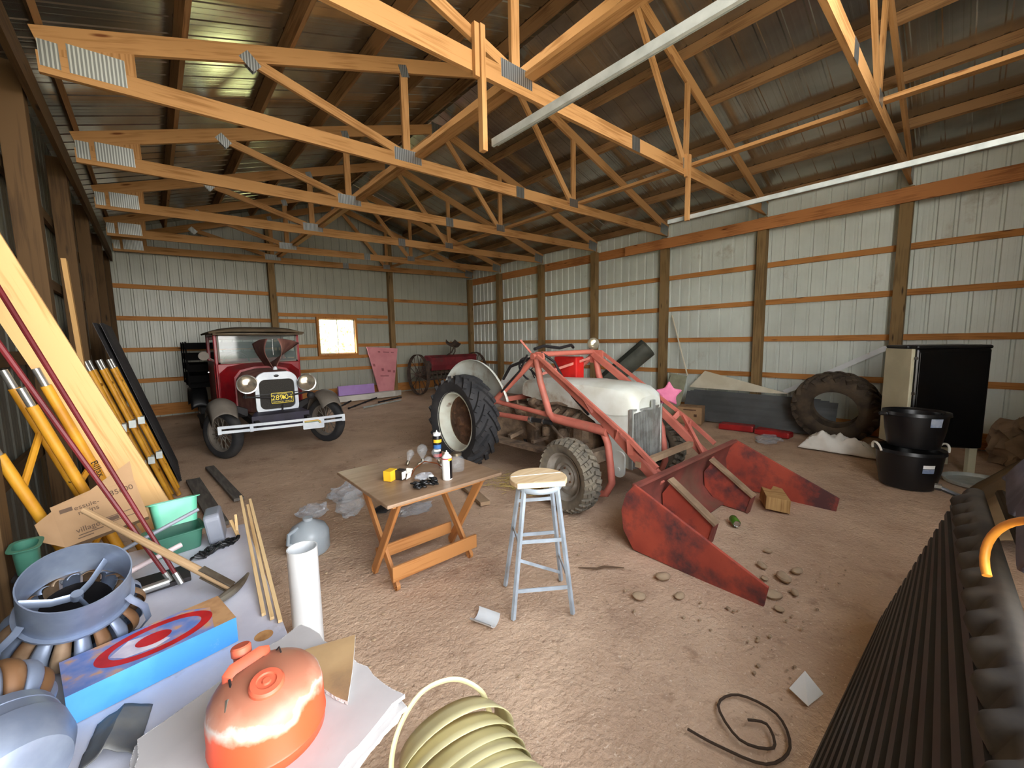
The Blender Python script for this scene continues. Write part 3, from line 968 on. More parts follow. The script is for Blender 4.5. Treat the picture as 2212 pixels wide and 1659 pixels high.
def tread(mb, R, W, m, n, h, ang, wd):
    """chevron lugs around a tyre of radius R, width W, in the frame m (axis = z)"""
    for k in range(n):
        for s in (-1, 1):
            a = 2 * PI * (k + (.5 if s > 0 else 0)) / n
            prev = None
            for j in range(5):
                t = j / 4
                z = s * W * (.02 + .46 * t)
                aa = a - ang * t
                r = R - .10 * max(0, t - .55) ** 1.3
                p = (m @ V((r * math.cos(aa), r * math.sin(aa), z)), (m @ V((math.cos(aa), math.sin(aa), 0)) - m @ V((0, 0, 0))))
                if prev:
                    mb.bar(prev[0], p[0], wd, h * 2, (prev[1] + p[1]))
                prev = p

def tractor_wheel(x, y, R, W, rim, side, name, parent, tmat, rmat, hmat, turn=0, rear=True):
    m = M4((x, y, R), rot('Z', turn) @ rot('Y', side * PI / 2))
    t = MB()
    b = R - rim
    t.lathe([(rim, -W * .36), (rim + b * .3, -W * .48), (rim + b * .65, -W * .5), (R - .045, -W * .40), (R - .028, -W * .2), (R - .025, 0), (R - .028, W * .2), (R - .045, W * .40), (rim + b * .65, W * .5), (rim + b * .3, W * .48), (rim, W * .36), (rim, -W * .36)], 48, m)
    if rear:
        tread(t, R - .02, W, m, 20, .026, .42, .045)
    else:
        tread(t, R - .018, W, m, 30, .016, .10, .036)
    wh = t.build(name, tmat, parent, smooth=True, angle=35)
    r = MB()
    if rear:
        r.lathe([(rim + .012, W * .40), (rim + .014, W * .36), (rim - .012, W * .37), (rim - .03, W * .12), (rim - .045, -.02), (rim - .1, -.035), (rim - .1, -.05), (rim - .03, -.06), (rim, -W * .36)], 40, m)
        r.build('rim', rmat, wh, smooth=True, angle=50)
        h = MB().lathe([(0, .075), (.055, .07), (.07, .02), (.12, .012), (.2, .0), (.24, -.015), (rim - .055, -.022), (rim - .06, -.045), (0, -.05)], 32, m)
        for k in range(6):
            a = 2 * PI * k / 6
            h.lathe([(0, .035), (.016, .035), (.018, .0)], 6, m @ M4((.17 * math.cos(a), .17 * math.sin(a), 0)))
        h.build('wheel_center', hmat, wh, smooth=True, angle=40)
    else:
        r.lathe([(rim + .008, W * .42), (rim, W * .38), (rim - .015, W * .36), (rim - .03, W * .1), (rim - .06, .03), (rim - .09, .05), (.1, .035), (.085, .05), (.07, .05), (.06, .1), (0, .105)], 32, m)
        r.lathe([(rim - .02, -W * .3), (.05, -.05), (0, -.05)], 24, m)
        r.build('rim', rmat, wh, smooth=True, angle=40)
        n_ = MB()
        for k in range(6):
            a = 2 * PI * k / 6
            n_.lathe([(0, .06), (.01, .06), (.012, .03)], 6, m @ M4((.078 * math.cos(a), .078 * math.sin(a), 0)))
        n_.build('lug_nut', M_RUST, wh)
    return wh
tractor_wheel(2.90, 4.27, .585, .33, .375, -1, 'rear_wheel', tractor, M_TIRE, M_RIMW, M_RUST)
tractor_wheel(4.30, 4.27, .585, .33, .375, 1, 'rear_wheel', tractor, M_TIRE, M_RIMW, M_RUST)
tractor_wheel(2.80, 2.40, .345, .20, .215, -1, 'front_wheel', tractor, M_TIRED, M_RIMG, M_RUST, turn=-.1, rear=False)
tractor_wheel(4.40, 2.40, .345, .20, .215, 1, 'front_wheel', tractor, M_TIRED, M_RIMG, M_RUST, turn=-.1, rear=False)

# rear fenders: dished half discs with a rolled edge
for s in (-1, 1):
    x0 = CX + s * .42
    def fd(a, b, s=s, x0=x0):
        th = math.radians(22 + 138 * a)
        r = 0
        if b <= .8:
            x = x0 + s * .05 * (b / .8) ** 2
            rr = 0
        else:
            t = (b - .8) / .2
            x = x0 + s * (.05 + .08 * t)
            rr = .24 + .56 * .8 + .06 * math.sin(t * PI * .6)
        return (x, 4.27 - rr * math.cos(th) * 1.02, .60 + rr * math.sin(th) * 1.02)
    MB().grid(fd, 26, 14).build('rear_fender', M_CREAM, tractor, smooth=True, solid=.006, angle=60)
# drive train
b = MB()
def oct_ring(y, hw, z0, z1, c=.06):
    return [(CX - hw + c, y, z0), (CX + hw - c, y, z0), (CX + hw, y, z0 + c), (CX + hw, y, z1 - c), (CX + hw - c, y, z1), (CX - hw + c, y, z1), (CX - hw, y, z1 - c), (CX - hw, y, z0 + c)]
b.loft([oct_ring(y, hw, z0, z1) for y, hw, z0, z1 in ((4.62, .17, .34, .78), (4.5, .26, .28, .84), (4.1, .27, .28, .84), (3.98, .19, .34, .78), (3.62, .18, .34, .78), (3.55, .25, .30, .86), (3.38, .26, .30, .88), (3.34, .19, .36, .80))])
b.lathe([(.0, -.62), (.11, -.62), (.11, -.36), (.15, -.26), (.19, -.18), (.19, .18), (.15, .26), (.11, .36), (.11, .62), (0, .62)], 20, M4((CX, 4.27, .585), rot('Y', PI / 2)))
b.jit(.012, 9)
b.build('transmission', M_GREASE, tractor, smooth=True, angle=40)
e = MB()
e.loft([oct_ring(y, hw, z0, z1, .05) for y, hw, z0, z1 in ((3.36, .19, .36, .86), (2.72, .19, .34, .88), (2.62, .15, .36, .80))])
for k in range(4):
    e.tube([(CX - .19, 2.78 + k * .15, .80), (CX - .27, 2.78 + k * .15, .76), (CX - .30, 2.80 + k * .15, .70)], .028, 8)
e.tube([(CX - .29, 2.72, .70), (CX - .30, 3.3, .69)], .038, 10)
e.lathe([(0, 0), (.06, 0), (.065, .14), (.05, .2), (0, .2)], 14, M4((CX - .27, 2.95, .42)))
e.lathe([(0, 0), (.045, 0), (.05, .1), (0, .12)], 12, M4((CX - .27, 3.2, .5)))
e.bb((CX - .28, 2.66, .5), (CX - .17, 2.78, .66)); e.bb((CX - .26, 3.4, .6), (CX - .1, 3.56, .78))
e.ell((CX - .24, 3.42, .86), (.07, .09, .06)); e.ell((CX - .22, 3.66, .74), (.1, .12, .08))
e.tube([(CX - .2, 3.5, .9), (CX - .3, 3.3, .84), (CX - .28, 3.0, .9), (CX - .24, 2.7, .86)], .016, 6)
e.tube([(CX - .22, 3.75, .84), (CX - .32, 3.55, .66), (CX - .3, 3.3, .56)], .014, 6)
e.jit(.01, 14, 3)
e.build('engine', M_GREASE, tractor, smooth=True, angle=40)
st = MB()
st.bar((CX - .42, 3.0, .37), (CX - .42, 4.0, .36), .16, .035); st.bar((CX + .42, 3.0, .37), (CX + .42, 4.0, .36), .16, .035)
st.bar((CX - .36, 3.75, .40), (CX - .12, 3.7, .48), .07, .05); st.bar((CX - .40, 3.3, .42), (CX - .12, 3.25, .46), .05, .04)
st.jit(.01, 8)
st.build('footrest', M_GREASE, tractor)
# hood
hd = MB()
def hring(y, hw, zl, zt, cr_=.10):
    return [(CX - hw, y, zl), (CX - hw, y, zt - cr_), (CX - hw * .93, y, zt - cr_ * .45), (CX - hw * .7, y, zt - cr_ * .12), (CX, y, zt), (CX + hw * .7, y, zt - cr_ * .12), (CX + hw * .93, y, zt - cr_ * .45), (CX + hw, y, zt - cr_), (CX + hw, y, zl)]
hd.loft([hring(3.62, .24, .93, 1.12), hring(3.3, .26, .90, 1.15), hring(2.7, .285, .86, 1.165), hring(2.3, .285, .85, 1.15), hring(2.16, .275, .86, 1.125), hring(2.08, .25, .88, 1.08), hring(2.05, .2, .90, 1.04)], closed=False)
ends = hring(2.05, .2, .90, 1.04)
hd.add(ends, [list(range(9))])
for s in (-1, 1):                                     # lower nose panels with the arched cut-out behind
    poly = [(2.07, .34), (2.30, .36), (2.33, .50), (2.40, .64), (2.52, .76), (2.70, .85), (2.70, .90), (2.07, .92)]
    hd.prism(poly, .006, M4((CX + s * .262 - .003, 0, 0), YZ))
hd.build('hood', M_CREAM, tractor, smooth=True, angle=40)
ns = MB().prism(rrect(.13, .26, .06), .02, M4((CX - .30, 2.2, .38), YZ @ rot('Z', 0)))
ns.lathe([(0, .0), (.02, 0), (.02, .03), (0, .03)], 10, M4((CX - .31, 2.2, .33), rot('Y', PI / 2)))
ns.build('nose_bracket', M_CREAM, tractor)
# grille: upright bars on two faces meeting at a center bar
gr = MB()
for s in (-1, 1):
    for k in range(13):
        x = CX + s * (.035 + .235 * k / 12)
        y = 2.025 + .06 * k / 12
        gr.bar((x, y, .36), (x, y, .92), .010, .014, (0, 1, 0))
    for z in (.36, .92):
        gr.bar((CX + s * .02, 2.025, z), (CX + s * .275, 2.09, z), .03, .02)
    gr.bar((CX + s * .275, 2.085, .35), (CX + s * .275, 2.085, .93), .016, .03, (0, 1, 0))
gr.build('grille', M_GRILL, tractor)
MB().bar((CX, 2.015, .36), (CX, 2.015, 1.0), .05, .02, (0, 1, 0)).build('grille_center_bar', M_GRILL, tractor)
MB().bb((CX - .26, 2.12, .36), (CX + .26, 2.16, .9)).build('radiator', M_DARK, tractor)
# front axle and steering
ax = MB().bar((2.96, 2.40, .44), (4.28, 2.40, .44), .10, .12)
ax.bar((2.98, 2.42, .44), (2.98, 2.42, .30), .07, .07, (0, 1, 0)); ax.bar((4.26, 2.42, .44), (4.26, 2.42, .30), .07, .07, (0, 1, 0))
ax.bb((CX - .12, 2.2, .30), (CX + .12, 2.62, .40))
ax.build('front_axle', M_AXLE, tractor, bevel=.008)
MB().tube([(2.98, 2.56, .56), (3.36, 3.2, .66)], .014, 8).tube([(2.94, 2.42, .5), (2.98, 2.56, .56)], .02, 8).build('drag_link', M_AXLE, tractor)
sw = [(CX + .18 * math.cos(a), 3.72 + .10 * math.sin(a), 1.22 + .15 * math.sin(a)) for a in [2 * PI * k / 20 for k in range(20)]]
stw = MB().tube(sw, .012, 8, closed=True)
stw.tube([(CX, 3.72, 1.22), (CX, 3.5, 1.06)], .014, 8)
for k in range(3):
    a = 2 * PI * k / 3 + .5
    stw.tube([(CX, 3.72, 1.22), (CX + .18 * math.cos(a), 3.72 + .10 * math.sin(a), 1.22 + .15 * math.sin(a))], .007, 6)
stw.build('steering_wheel', M_DARK, tractor, smooth=True)
# loader frame, one side built twice
for s, x in ((-1, 3.10), (1, 4.14)):
    A = (x, 3.12, 1.42)
    MB().tube([A, (x, 3.88, .84)], .036, 10).build('loader_brace', M_LOAD, tractor, smooth=True)
    MB().tube([A, (x, 3.06, 1.15), (x, 2.97, .92), (x, 2.93, .82), (x, 2.86, .765), (x, 2.7, .755), (x, 2.2, .73)], .038, 10).build('loader_upright', M_LOAD, tractor, smooth=True)
    MB().tube([(x, 3.88, .86), (x + .02, 3.0, .80), (x + .02, 2.25, .76)], .028, 10).build('loader_side_rail', M_LOAD, tractor, smooth=True)
    MB().tube([(x - s * .02, 2.26, .74), (x - s * .02, 2.2, .62), (x - s * .02, 2.17, .42), (x - s * .02, 2.15, .25), (x - s * .0, 2.2, .14), (x + .03, 2.36, .09), (x + .06, 2.6, .09)], .035, 10).build('guard_tube', M_LOAD, tractor, smooth=True)
    cyl = MB().tube([(x, 3.92, .70), (x, 3.22, .715)], .030, 12).build('lift_cylinder', M_LOAD, tractor, smooth=True)
    MB().tube([(x, 3.23, .715), (x, 3.19, .716)], .036, 12).build('cylinder_collar', M_CHROME, cyl, smooth=True)
    MB().tube([(x, 3.19, .716), (x, 2.90, .722)], .026, 12).build('cylinder_rod', M_HOSE, cyl, smooth=True)
    MB().tube([(x, 3.02, .72), (x, 3.0, .72)], .034, 12).build('cylinder_collar', M_CHROME, cyl, smooth=True)
    arm = MB().bar((x - s * .02, 3.14, 1.42), (x - s * .02, 2.2, .80), .05, .075)
    arm.bar((x - s * .02, 2.24, .826), (x - s * .02, 1.66, .36), .055, .08)
    arm.build('lift_arm', M_LOAD, tractor, bevel=.006)
    up = MB().bar((x + s * .05, 3.05, 1.43), (x + s * .05, 1.95, .74), .026, .034)
    up.bar((x + s * .05, 1.95, .74), (x + s * .05, 1.66, .52), .03, .036)
    up.bar((x + s * .05, 2.0, .77), (x - s * .10, 1.70, .42), .032, .032)
    up.build('upper_link', M_LOAD, tractor)
    lk = MB().bar((x, 2.36, .90), (x + s * .05, 2.42, 1.03), .02, .03)
    lk.bar((x, 1.94, .58), (x + s * .05, 1.92, .72), .05, .05); lk.bar((x, 2.1, .7), (x + s * .05, 2.04, .8), .03, .05)
    lk.build('link_strut', M_LOAD, tractor)
    tw = MB().prism(rrect(.2, .16, .03), .02, M4((x - .01, 3.1, 1.38), YZ))
    tw.lathe([(0, -.05), (.032, -.05), (.032, .07), (0, .07)], 12, M4((x, 3.13, 1.42), rot('Y', PI / 2)))
    tw.build('pivot_plate', M_LOAD, tractor)
MB().tube([(3.12, 3.14, 1.44), (4.12, 3.14, 1.44)], .03, 10).build('cross_tube', M_LOAD, tractor, smooth=True)
MB().bar((3.08, 1.86, .50), (4.16, 1.86, .50), .05, .05).build('arm_cross_bar', M_BAR, tractor)
MB().bar((3.10, 3.88, .86), (4.14, 3.88, .86), .06, .06).build('frame_cross_bar', M_LOAD, tractor)
tk = MB().bb((3.92, 3.24, 1.08), (4.08, 3.62, 1.38))
tk.build('hydraulic_tank', M_TANK, tractor, bevel=.02)
MB().bar((3.55, 3.55, 1.16), (4.1, 3.18, 1.36), .03, .03).build('tank_strut', M_LOAD, tractor)
hs = MB()
hs.tube([(3.12, 3.16, 1.50), (3.3, 3.2, 1.53), (3.55, 3.18, 1.50), (3.78, 3.2, 1.53), (3.84, 3.22, 1.50)], .018, 8)
hs.tube([(3.16, 3.1, 1.46), (3.24, 2.98, 1.36), (3.2, 2.7, 1.02), (3.15, 2.45, .86)], .014, 8)
hs.tube([(3.10, 3.2, 1.40), (3.06, 3.5, 1.30), (3.12, 3.7, 1.14)], .018, 8)
hs.tube([(3.0, 3.15, 1.44), (3.02, 3.3, 1.26), (3.0, 3.6, 1.0)], .012, 6)
hs.build('hydraulic_hose', M_HOSE, tractor, smooth=True)
MB().tube([(3.1, 3.2, 1.46), (3.02, 3.28, 1.60)], .012, 6).build('control_lever', M_LOAD, tractor)
lm = M4((4.16, 3.16, 1.54), axis_to((-.62, -.75, .05)))
wl_ = MB().lathe([(0, -.10), (.04, -.09), (.07, -.03), (.076, 0)], 24, lm)
wl_.tube([(4.16, 3.2, 1.50), (4.15, 3.18, 1.42)], .02, 8)
wl_ = wl_.build('work_lamp', M_RUST, tractor, smooth=True)
MB().lathe([(0, .018), (.04, .014), (.072, .002), (.076, -.004)], 24, lm).build('lens', M_LAMP, wl_, smooth=True)
# bucket
bk = MB()
prof = [(1.60, .50), (1.66, .42), (1.70, .28), (1.68, .14), (1.60, .03), (1.48, -.005), (1.46, .02), (1.585, .055), (1.665, .15), (1.683, .28), (1.645, .41), (1.585, .49)]
bk.prism(prof, 1.93, M4((2.62, 0, 0), YZ))
bk.bar((2.62, 1.60, .495), (4.55, 1.60, .495), .05, .02)
bk = bk.build('bucket', M_BUCKB, tractor, smooth=True, angle=40)
for x in (2.605, 4.55):
    MB().prism([(1.60, .51), (1.67, .42), (1.71, .28), (1.69, .13), (1.60, .0), (.90, -.02), (.72, -.02), (.70, .115)], .022, M4((x, 0, 0), YZ)).build('end_plate', M_BUCK, bk, bevel=.003)
for x in (3.16, 3.97):
    rb_ = MB().prism([(1.58, .40), (1.66, .28), (1.65, .14), (1.52, .0), (1.27, -.01), (1.22, .14)], .03, M4((x - .015, 0, 0), YZ)).build('bucket_rib', M_BUCK, bk)
    MB().bar((x, 1.60, .42), (x, 1.215, .15), .085, .02).build('rib_strap', M_BAR, rb_)
    MB().bar((x, 1.222, .15), (x, 1.26, -.01), .06, .02, (0, 1, 0)).build('rib_foot', M_BUCKB, rb_)
# ------------------------------------------------------------------ back of the barn: seed drill, foam boards
M_DRILL = mat('dull red drill box', (132, 40, 46), (108, 32, 38), rough=.75, scale=4, c3=(96, 62, 56), s3=3, t3=(.58, .75))
M_IRON = mat('rusty iron', (84, 66, 54), (58, 46, 38), rough=.85, scale=9, bump=.3)
drill = thing('seed_drill', 'old red seed drill on spoked iron wheels in the back corner', 'seed drill', (6.6, 10.4, .1))
for x, y in ((5.60, 10.4), (7.72, 10.55)):
    m = M4((x, y, .10 + .575), rot('Y', PI / 2))
    w_ = MB().lathe([(.565, -.05), (.575, -.05), (.575, .05), (.565, .05), (.555, .02), (.555, -.02)], 40, m, closed=True)
    w_.lathe([(0, -.09), (.06, -.09), (.07, 0), (.06, .09), (0, .09)], 16, m)
    w_ = w_.build('wheel', M_IRON, drill, smooth=True, angle=40)
    sp = MB()
    for k in range(16):
        a = 2 * PI * k / 16
        sp.tube([m @ V((.05 * math.cos(a), .05 * math.sin(a), .05 * (-1) ** k)), m @ V((.56 * math.cos(a), .56 * math.sin(a), 0))], .009, 6)
    sp.build('spokes', M_IRON, w_)
MB().tube([(5.52, 10.41, .67), (7.8, 10.54, .67)], .03, 10).build('axle', M_IRON, drill)
bx = MB().loft([[(x, 10.25, .92), (x, 10.30, .76), (x, 10.62, .76), (x, 10.68, .92), (x, 10.68, 1.14), (x, 10.25, 1.14)] for x in (5.98, 7.56)])
bx = bx.build('seed_box', M_DRILL, drill, bevel=.01)
MB().loft([[(x, 10.22, 1.14), (x, 10.34, 1.20), (x, 10.6, 1.20), (x, 10.70, 1.14)] for x in (5.95, 7.59)]).build('box_lid', M_DRILL, bx)
for k in range(11):
    x = 6.08 + k * .142
    MB().tube([(x, 10.46, .76), (x + .01, 10.38, .5), (x, 10.26, .27)], .022, 8).lathe([(0, -.006), (.14, 0), (0, .006)], 14, M4((x, 10.22, .26), rot('Y', PI / 2 - .2))).build('seed_tube', M_IRON, drill, smooth=True)
MB().bar((5.8, 10.28, .52), (7.5, 10.3, .52), .05, .05).bar((5.8, 10.75, .6), (7.5, 10.75, .6), .05, .05).bar((5.82, 10.2, .5), (5.82, 10.8, .62), .05, .04).bar((7.48, 10.2, .5), (7.48, 10.8, .62), .05, .04).build('frame', M_IRON, drill)
g = MB()
for y, z, r in ((10.2, .92, .14), (10.35, .72, .2), (10.18, .66, .1)):
    g.lathe([(0, -.02), (r, -.02), (r, .02), (0, .02)], 18, M4((5.82, y, z), rot('Y', PI / 2)))
g.build('gear', M_IRON, drill, smooth=True)
MB().grid(lambda a, b: (6.57 + (a - .5) * .46 * (1 - .35 * (2 * b - 1) ** 2), 10.02 + (b - .5) * .30, 1.42 + .10 * (2 * b - 1) ** 2 * (b > .5) + .10 * (2 * a - 1) ** 2 + .04 * b), 14, 10).build('seat', M_IRON, drill, smooth=True, solid=.01)
MB().tube([(6.6, 10.05, 1.42), (6.56, 10.12, 1.28), (6.50, 10.3, 1.19)], .02, 8).tube([(6.64, 10.05, 1.44), (6.70, 10.14, 1.3), (6.72, 10.3, 1.19)], .014, 8).build('seat_spring', M_IRON, drill)
MB().tube([(6.62, 10.3, 1.2), (6.62, 10.22, 1.62)], .012, 6).build('lift_lever', M_IRON, drill)

M_PINK = mat('pink foam', (226, 150, 156), (214, 136, 142), rough=.8, scale=3)
M_PMARK = mat('faded print', (170, 98, 104), (156, 88, 96), rough=.8)
M_PURP = mat('lavender foam', (184, 150, 214), (176, 140, 206), rough=.8, scale=4)
M_WFOAM = mat('white foam board', (226, 222, 212), (208, 204, 194), rough=.8, scale=3)
def lean_sheet(poly, off, n, name, m, label, cat, **k):
    """a sheet with corners poly (3d), given thickness off along n"""
    mb = MB()
    a = [V(p) for p in poly]
    b_ = [p + V(n).normalized() * off for p in a]
    c = len(a)
    mb.add(a + b_, [list(range(c))[::-1], [c + i for i in range(c)]] + [[i, (i + 1) % c, c + (i + 1) % c, c + i] for i in range(c)])
    return one(mb, name, m, label, cat, **k)
pf = lean_sheet([(4.50, 11.26, 1.49), (4.68, 10.94, .11), (5.08, 10.94, .11), (5.42, 11.26, 1.42)], .035, (0, 1, -.25), 'foam_board', M_PINK, 'pink foam board cut to a taper, leaning on the back wall', 'foam board')
pm = MB()
def onpink(u, v):
    a = V((4.50, 11.26, 1.49)).lerp(V((5.42, 11.26, 1.42)), u); b_ = V((4.66, 10.93, .21)).lerp(V((5.12, 10.93, .19)), u)
    return b_.lerp(a, v) - V((0, .003, 0))
for u, v, du, dv in ((.36, .9, .08, .03), (.6, .9, .2, .02), (.82, .9, .1, .02), (.08, .6, .09, .06), (.4, .5, .1, .06), (.68, .47, .14, .05), (.9, .46, .08, .05), (.45, .36, .4, .02)):
    pm.add([onpink(u - du / 2, v - dv / 2), onpink(u + du / 2, v - dv / 2), onpink(u + du / 2, v + dv / 2), onpink(u - du / 2, v + dv / 2)], [[0, 1, 2, 3]])
pm.build('printed_marks', M_PMARK, pf)
pm_o = [c for c in pf.children][0]
wt = MB().prism([(3.40, 10.66), (5.02, 10.70), (5.28, 10.86), (5.0, 10.92), (3.40, 10.92)], .15, M4((0, 0, .085)))
one(wt, 'foam_slab', M_WFOAM, 'long white foam slab lying on the dirt below the pink board', 'foam slab', bevel=.006)
one(MB().box((3.97, 10.80, .365), (.95, .09, .25), rot('X', -.08)), 'foam_block', M_PURP, 'lavender foam block standing on the white slab', 'foam block', bevel=.004)
for i, (a, b_) in enumerate((((3.42, 9.9, .03), (4.35, 10.42, .14)), ((4.3, 10.2, .05), (5.0, 10.3, .10)), ((3.75, 9.8, .02), (4.9, 10.12, .05)), ((3.2, 10.1, .03), (3.7, 10.5, .12)))):
    tb = MB()
    a, b_ = V(a), V(b_)
    for t in (0, .2, .55, .8):
        tb.lathe([(.026, 0), (.026, .04)], 10, M4(a.lerp(b_, t), axis_to(b_ - a)))
    tb.tube([a, b_], .021, 8)
    one(tb, 'metal_tube', [M_DARK, M_DARK, M_GALV, M_DARK][i], ['dark tube propped across the heap in front of the white slab', 'long dark tube lying level in front of the white slab', 'bare metal tube slanting across the heap by the white slab', 'short dark tube at the near left of the heap by the truck'][i], 'tube', 'tubes heaped beside the truck', smooth=True)

# ------------------------------------------------------------------ folding table and the things on it
M_CARD = mat('brown cardboard', (166, 132, 96), (148, 116, 82), rough=.85, scale=4)
M_TOP = mat('dusty brown table top', (156, 128, 102), (132, 104, 80), rough=.42, scale=3, lo=.35, hi=.7, stretch=(1, 5, 1), c3=(176, 152, 128), s3=2, t3=(.5, .75))
M_OAK = wood('honey oak', (190, 132, 78), (162, 104, 56), None, .5)
table = thing('folding_table', 'small oak folding table with crossed legs and a dusty brown top', 'table', (1.36, 2.55, 0))
MB().bb((.93, 2.16, .642), (1.79, 3.02, .664)).build('tabletop', M_TOP, table, bevel=.005)
for x in (1.06, 1.64):
    s = -1 if x < 1.3 else 1
    for (y0, y1), dx in (((2.36, 2.92), 0), ((2.68, 2.24), s * .026)):
        a, b_ = V((x + dx, y0, 0)), V((x + dx, y1, .64))
        d = (b_ - a).normalized()
        lg = MB().bar(a + d * .02, b_, .024, .062, (0, 1, 0))
        lg.lathe([(.031, -.012), (.031, .012)], 14, M4(a + d * .028, rot('Y', PI / 2)))
        lg.build('leg', M_OAK, table, bevel=.004)
MB().bar((1.025, 2.36, .115), (1.69, 2.36, .115), .02, .10).build('stretcher', M_OAK, table, bevel=.004)
MB().bar((1.045, 2.655, .13), (1.66, 2.655, .13), .02, .09).build('stretcher', M_OAK, table, bevel=.004)
MB().bar((1.0, 2.9, .62), (1.7, 2.9, .62), .03, .04).build('top_rail', M_OAK, table)
MB().bar((1.0, 2.26, .62), (1.7, 2.26, .62), .03, .04).build('top_rail', M_OAK, table)
TZ = .665
M_BOXY = mat('yellow carton', (240, 190, 44), (228, 176, 36), rough=.55)
M_BOXW = mat('white carton flap', (236, 232, 222), rough=.6)
M_BOXK = mat('black carton print', (40, 34, 30), rough=.6)
yb = thing('bulb_carton', 'open yellow carton with black and white flaps on the table', 'carton', (1.15, 2.58, TZ))
R_ = rot('Z', .5)
MB().box((1.14, 2.57, TZ + .036), (.075, .06, .07), R_).build('carton_body', M_BOXY, yb, bevel=.002)
MB().box((1.20, 2.535, TZ + .034), (.05, .055, .066), R_).build('carton_end', M_BOXK, yb)
fl_ = MB().box((1.205, 2.50, TZ + .035), (.045, .002, .05), R_).box((1.245, 2.515, TZ + .052), (.05, .05, .002), R_ @ rot('Y', -.5)).box((1.235, 2.485, TZ + .03), (.05, .002, .045), R_ @ rot('X', .3))
fl_.build('carton_flap', M_BOXW, yb)
def spray(x, y, body, label, lab2, h=.19, r=.033, capcol=None):
    t = thing('spray_can', label, 'spray can', (x, y, TZ), 'spray cans on the table')
    MB().lathe([(0, 0), (r * .95, 0), (r, .006), (r, h * .80), (r * .96, h * .83), (r * .6, h * .9), (r * .45, h * .92), (0, h * .92)], 22, M4((x, y, TZ + .001))).build('can_body', body, t, smooth=True)
    for m_, z0, z1, a0, a1 in lab2:
        MB().lathe([(r + .0006, z0 * h), (r + .0006, z1 * h)], 14, M4((x, y, TZ)), a0=a0, a1=a1).build('can_label', m_, t, smooth=True)
    c = MB().lathe([(r * .42, h * .9), (r * .42, h * .97), (r * .25, h), (0, h)], 14, M4((x, y, TZ)))
    if capcol:
        c.lathe([(r * .86, h * .84), (r * .86, h * .93), (r * .8, h * .96), (r * .2, h * .97)], 18, M4((x, y, TZ)))
    c.tube([(x, y, TZ + h), (x, y, TZ + h * 1.06)], .004, 6)
    c.build('spray_nozzle', capcol or M_BOXW, t, smooth=True)
M_CANK = mat('black can', (24, 22, 24), rough=.3)
M_CANW = mat('white can', (236, 236, 232), rough=.3)
M_BLUE = mat('label blue', (60, 110, 170), rough=.4)
M_CANR = mat('can red band', (170, 60, 60), rough=.4)
spray(1.66, 2.82, M_CANK, 'black spray can with yellow and blue label at the back of the table', [(M_BOXY, .60, .72, 3.3, 5.6), (M_BLUE, .36, .52, 3.3, 5.2), (M_BOXW, .26, .34, 3.3, 5.0), (M_CANR, .04, .16, 3.0, 6.2)], .21, .036, M_CANW)
spray(1.43, 2.31, M_CANW, 'white spray can with a black side at the near edge of the table', [(M_CANK, .05, .72, 4.7, 7.0), (M_BOXY, .70, .78, 4.4, 6.9), (M_CANR, .76, .80, 2.5, 6.9)], .19, .034)
M_GLASS = clear('clear glass', (205, 212, 215), .03, .12)
M_BRASS = mat('bulb base metal', (150, 140, 120), (110, 100, 88), rough=.35, metal=.8)
for i, (x, y, r, tilt, lab) in enumerate(((1.36, 2.76, .03, (.5, .3, .8), 'small glass bulb at the left of the bulbs behind the yellow carton'), (1.47, 2.72, .042, (.1, .2, 1), 'big round glass bulb standing between the carton and the spray cans'), (1.56, 2.62, .032, (-.3, .1, .9), 'middle sized glass bulb just behind the white bottle cap'), (1.395, 2.665, .028, (.9, -.2, .25), 'little glass bulb lying in front of the round one'))):
    t = thing('light_bulb', lab, 'light bulb', (x, y, TZ), 'glass bulbs on the table')
    d = V(tilt).normalized()
    m = M4((x, y, TZ + .014 if i != 3 else TZ + .03), axis_to(d))
    MB().lathe([(.012, .03), (.014, .045), (r * .7, .065), (r, .065 + r * .8), (r * .8, .065 + r * 1.5), (r * .3, .065 + r * 1.85), (0, .065 + r * 1.9)], 18, m).build('glass_globe', M_GLASS, t, smooth=True)
    MB().lathe([(0, 0), (.010, 0), (.0125, .004), (.0125, .03), (.010, .034), (0, .034)], 14, m).build('bulb_base', M_BRASS, t, smooth=True)
cj = thing('glass_jar', 'clear glass jar with a wrinkled plastic bag at the right of the white spray can', 'jar', (1.58, 2.42, TZ))
MB().lathe([(0, .002), (.05, .002), (.056, .012), (.058, .07), (.05, .095), (.035, .105), (.035, .12)], 20, M4((1.58, 2.42, TZ))).build('jar_body', M_GLASS, cj, smooth=True)
MB().lathe([(0, .135), (.038, .133), (.038, .115)], 18, M4((1.58, 2.42, TZ))).build('jar_lid', M_BRASS, cj, smooth=True)
M_FILM = clear('crinkled plastic', (215, 220, 226), .15, .3)
def crumple(c, s, seed, n=14, flat=0.0):
    mb = MB()
    def f(a, b):
        p = V((math.cos(2 * PI * a) * math.sin(PI * b), math.sin(2 * PI * a) * math.sin(PI * b), -math.cos(PI * b)))
        q = noise.noise_vector(p * 1.7 + V((seed, 0, 0))) * .45 + noise.noise_vector(p * 4 + V((0, seed, 0))) * .25
        r = V((p.x + q.x, p.y + q.y, p.z + q.z))
        return (c[0] + r.x * s[0], c[1] + r.y * s[1], max(c[2] + .002, c[2] + s[2] * (1 + r.z)))
    return mb.grid(f, n, n)
one(crumple((1.31, 2.42, TZ), (.06, .045, .022), 3), 'plastic_clamshell', M_FILM, 'clear plastic blister pack between the carton and white cap', 'plastic pack', smooth=True)
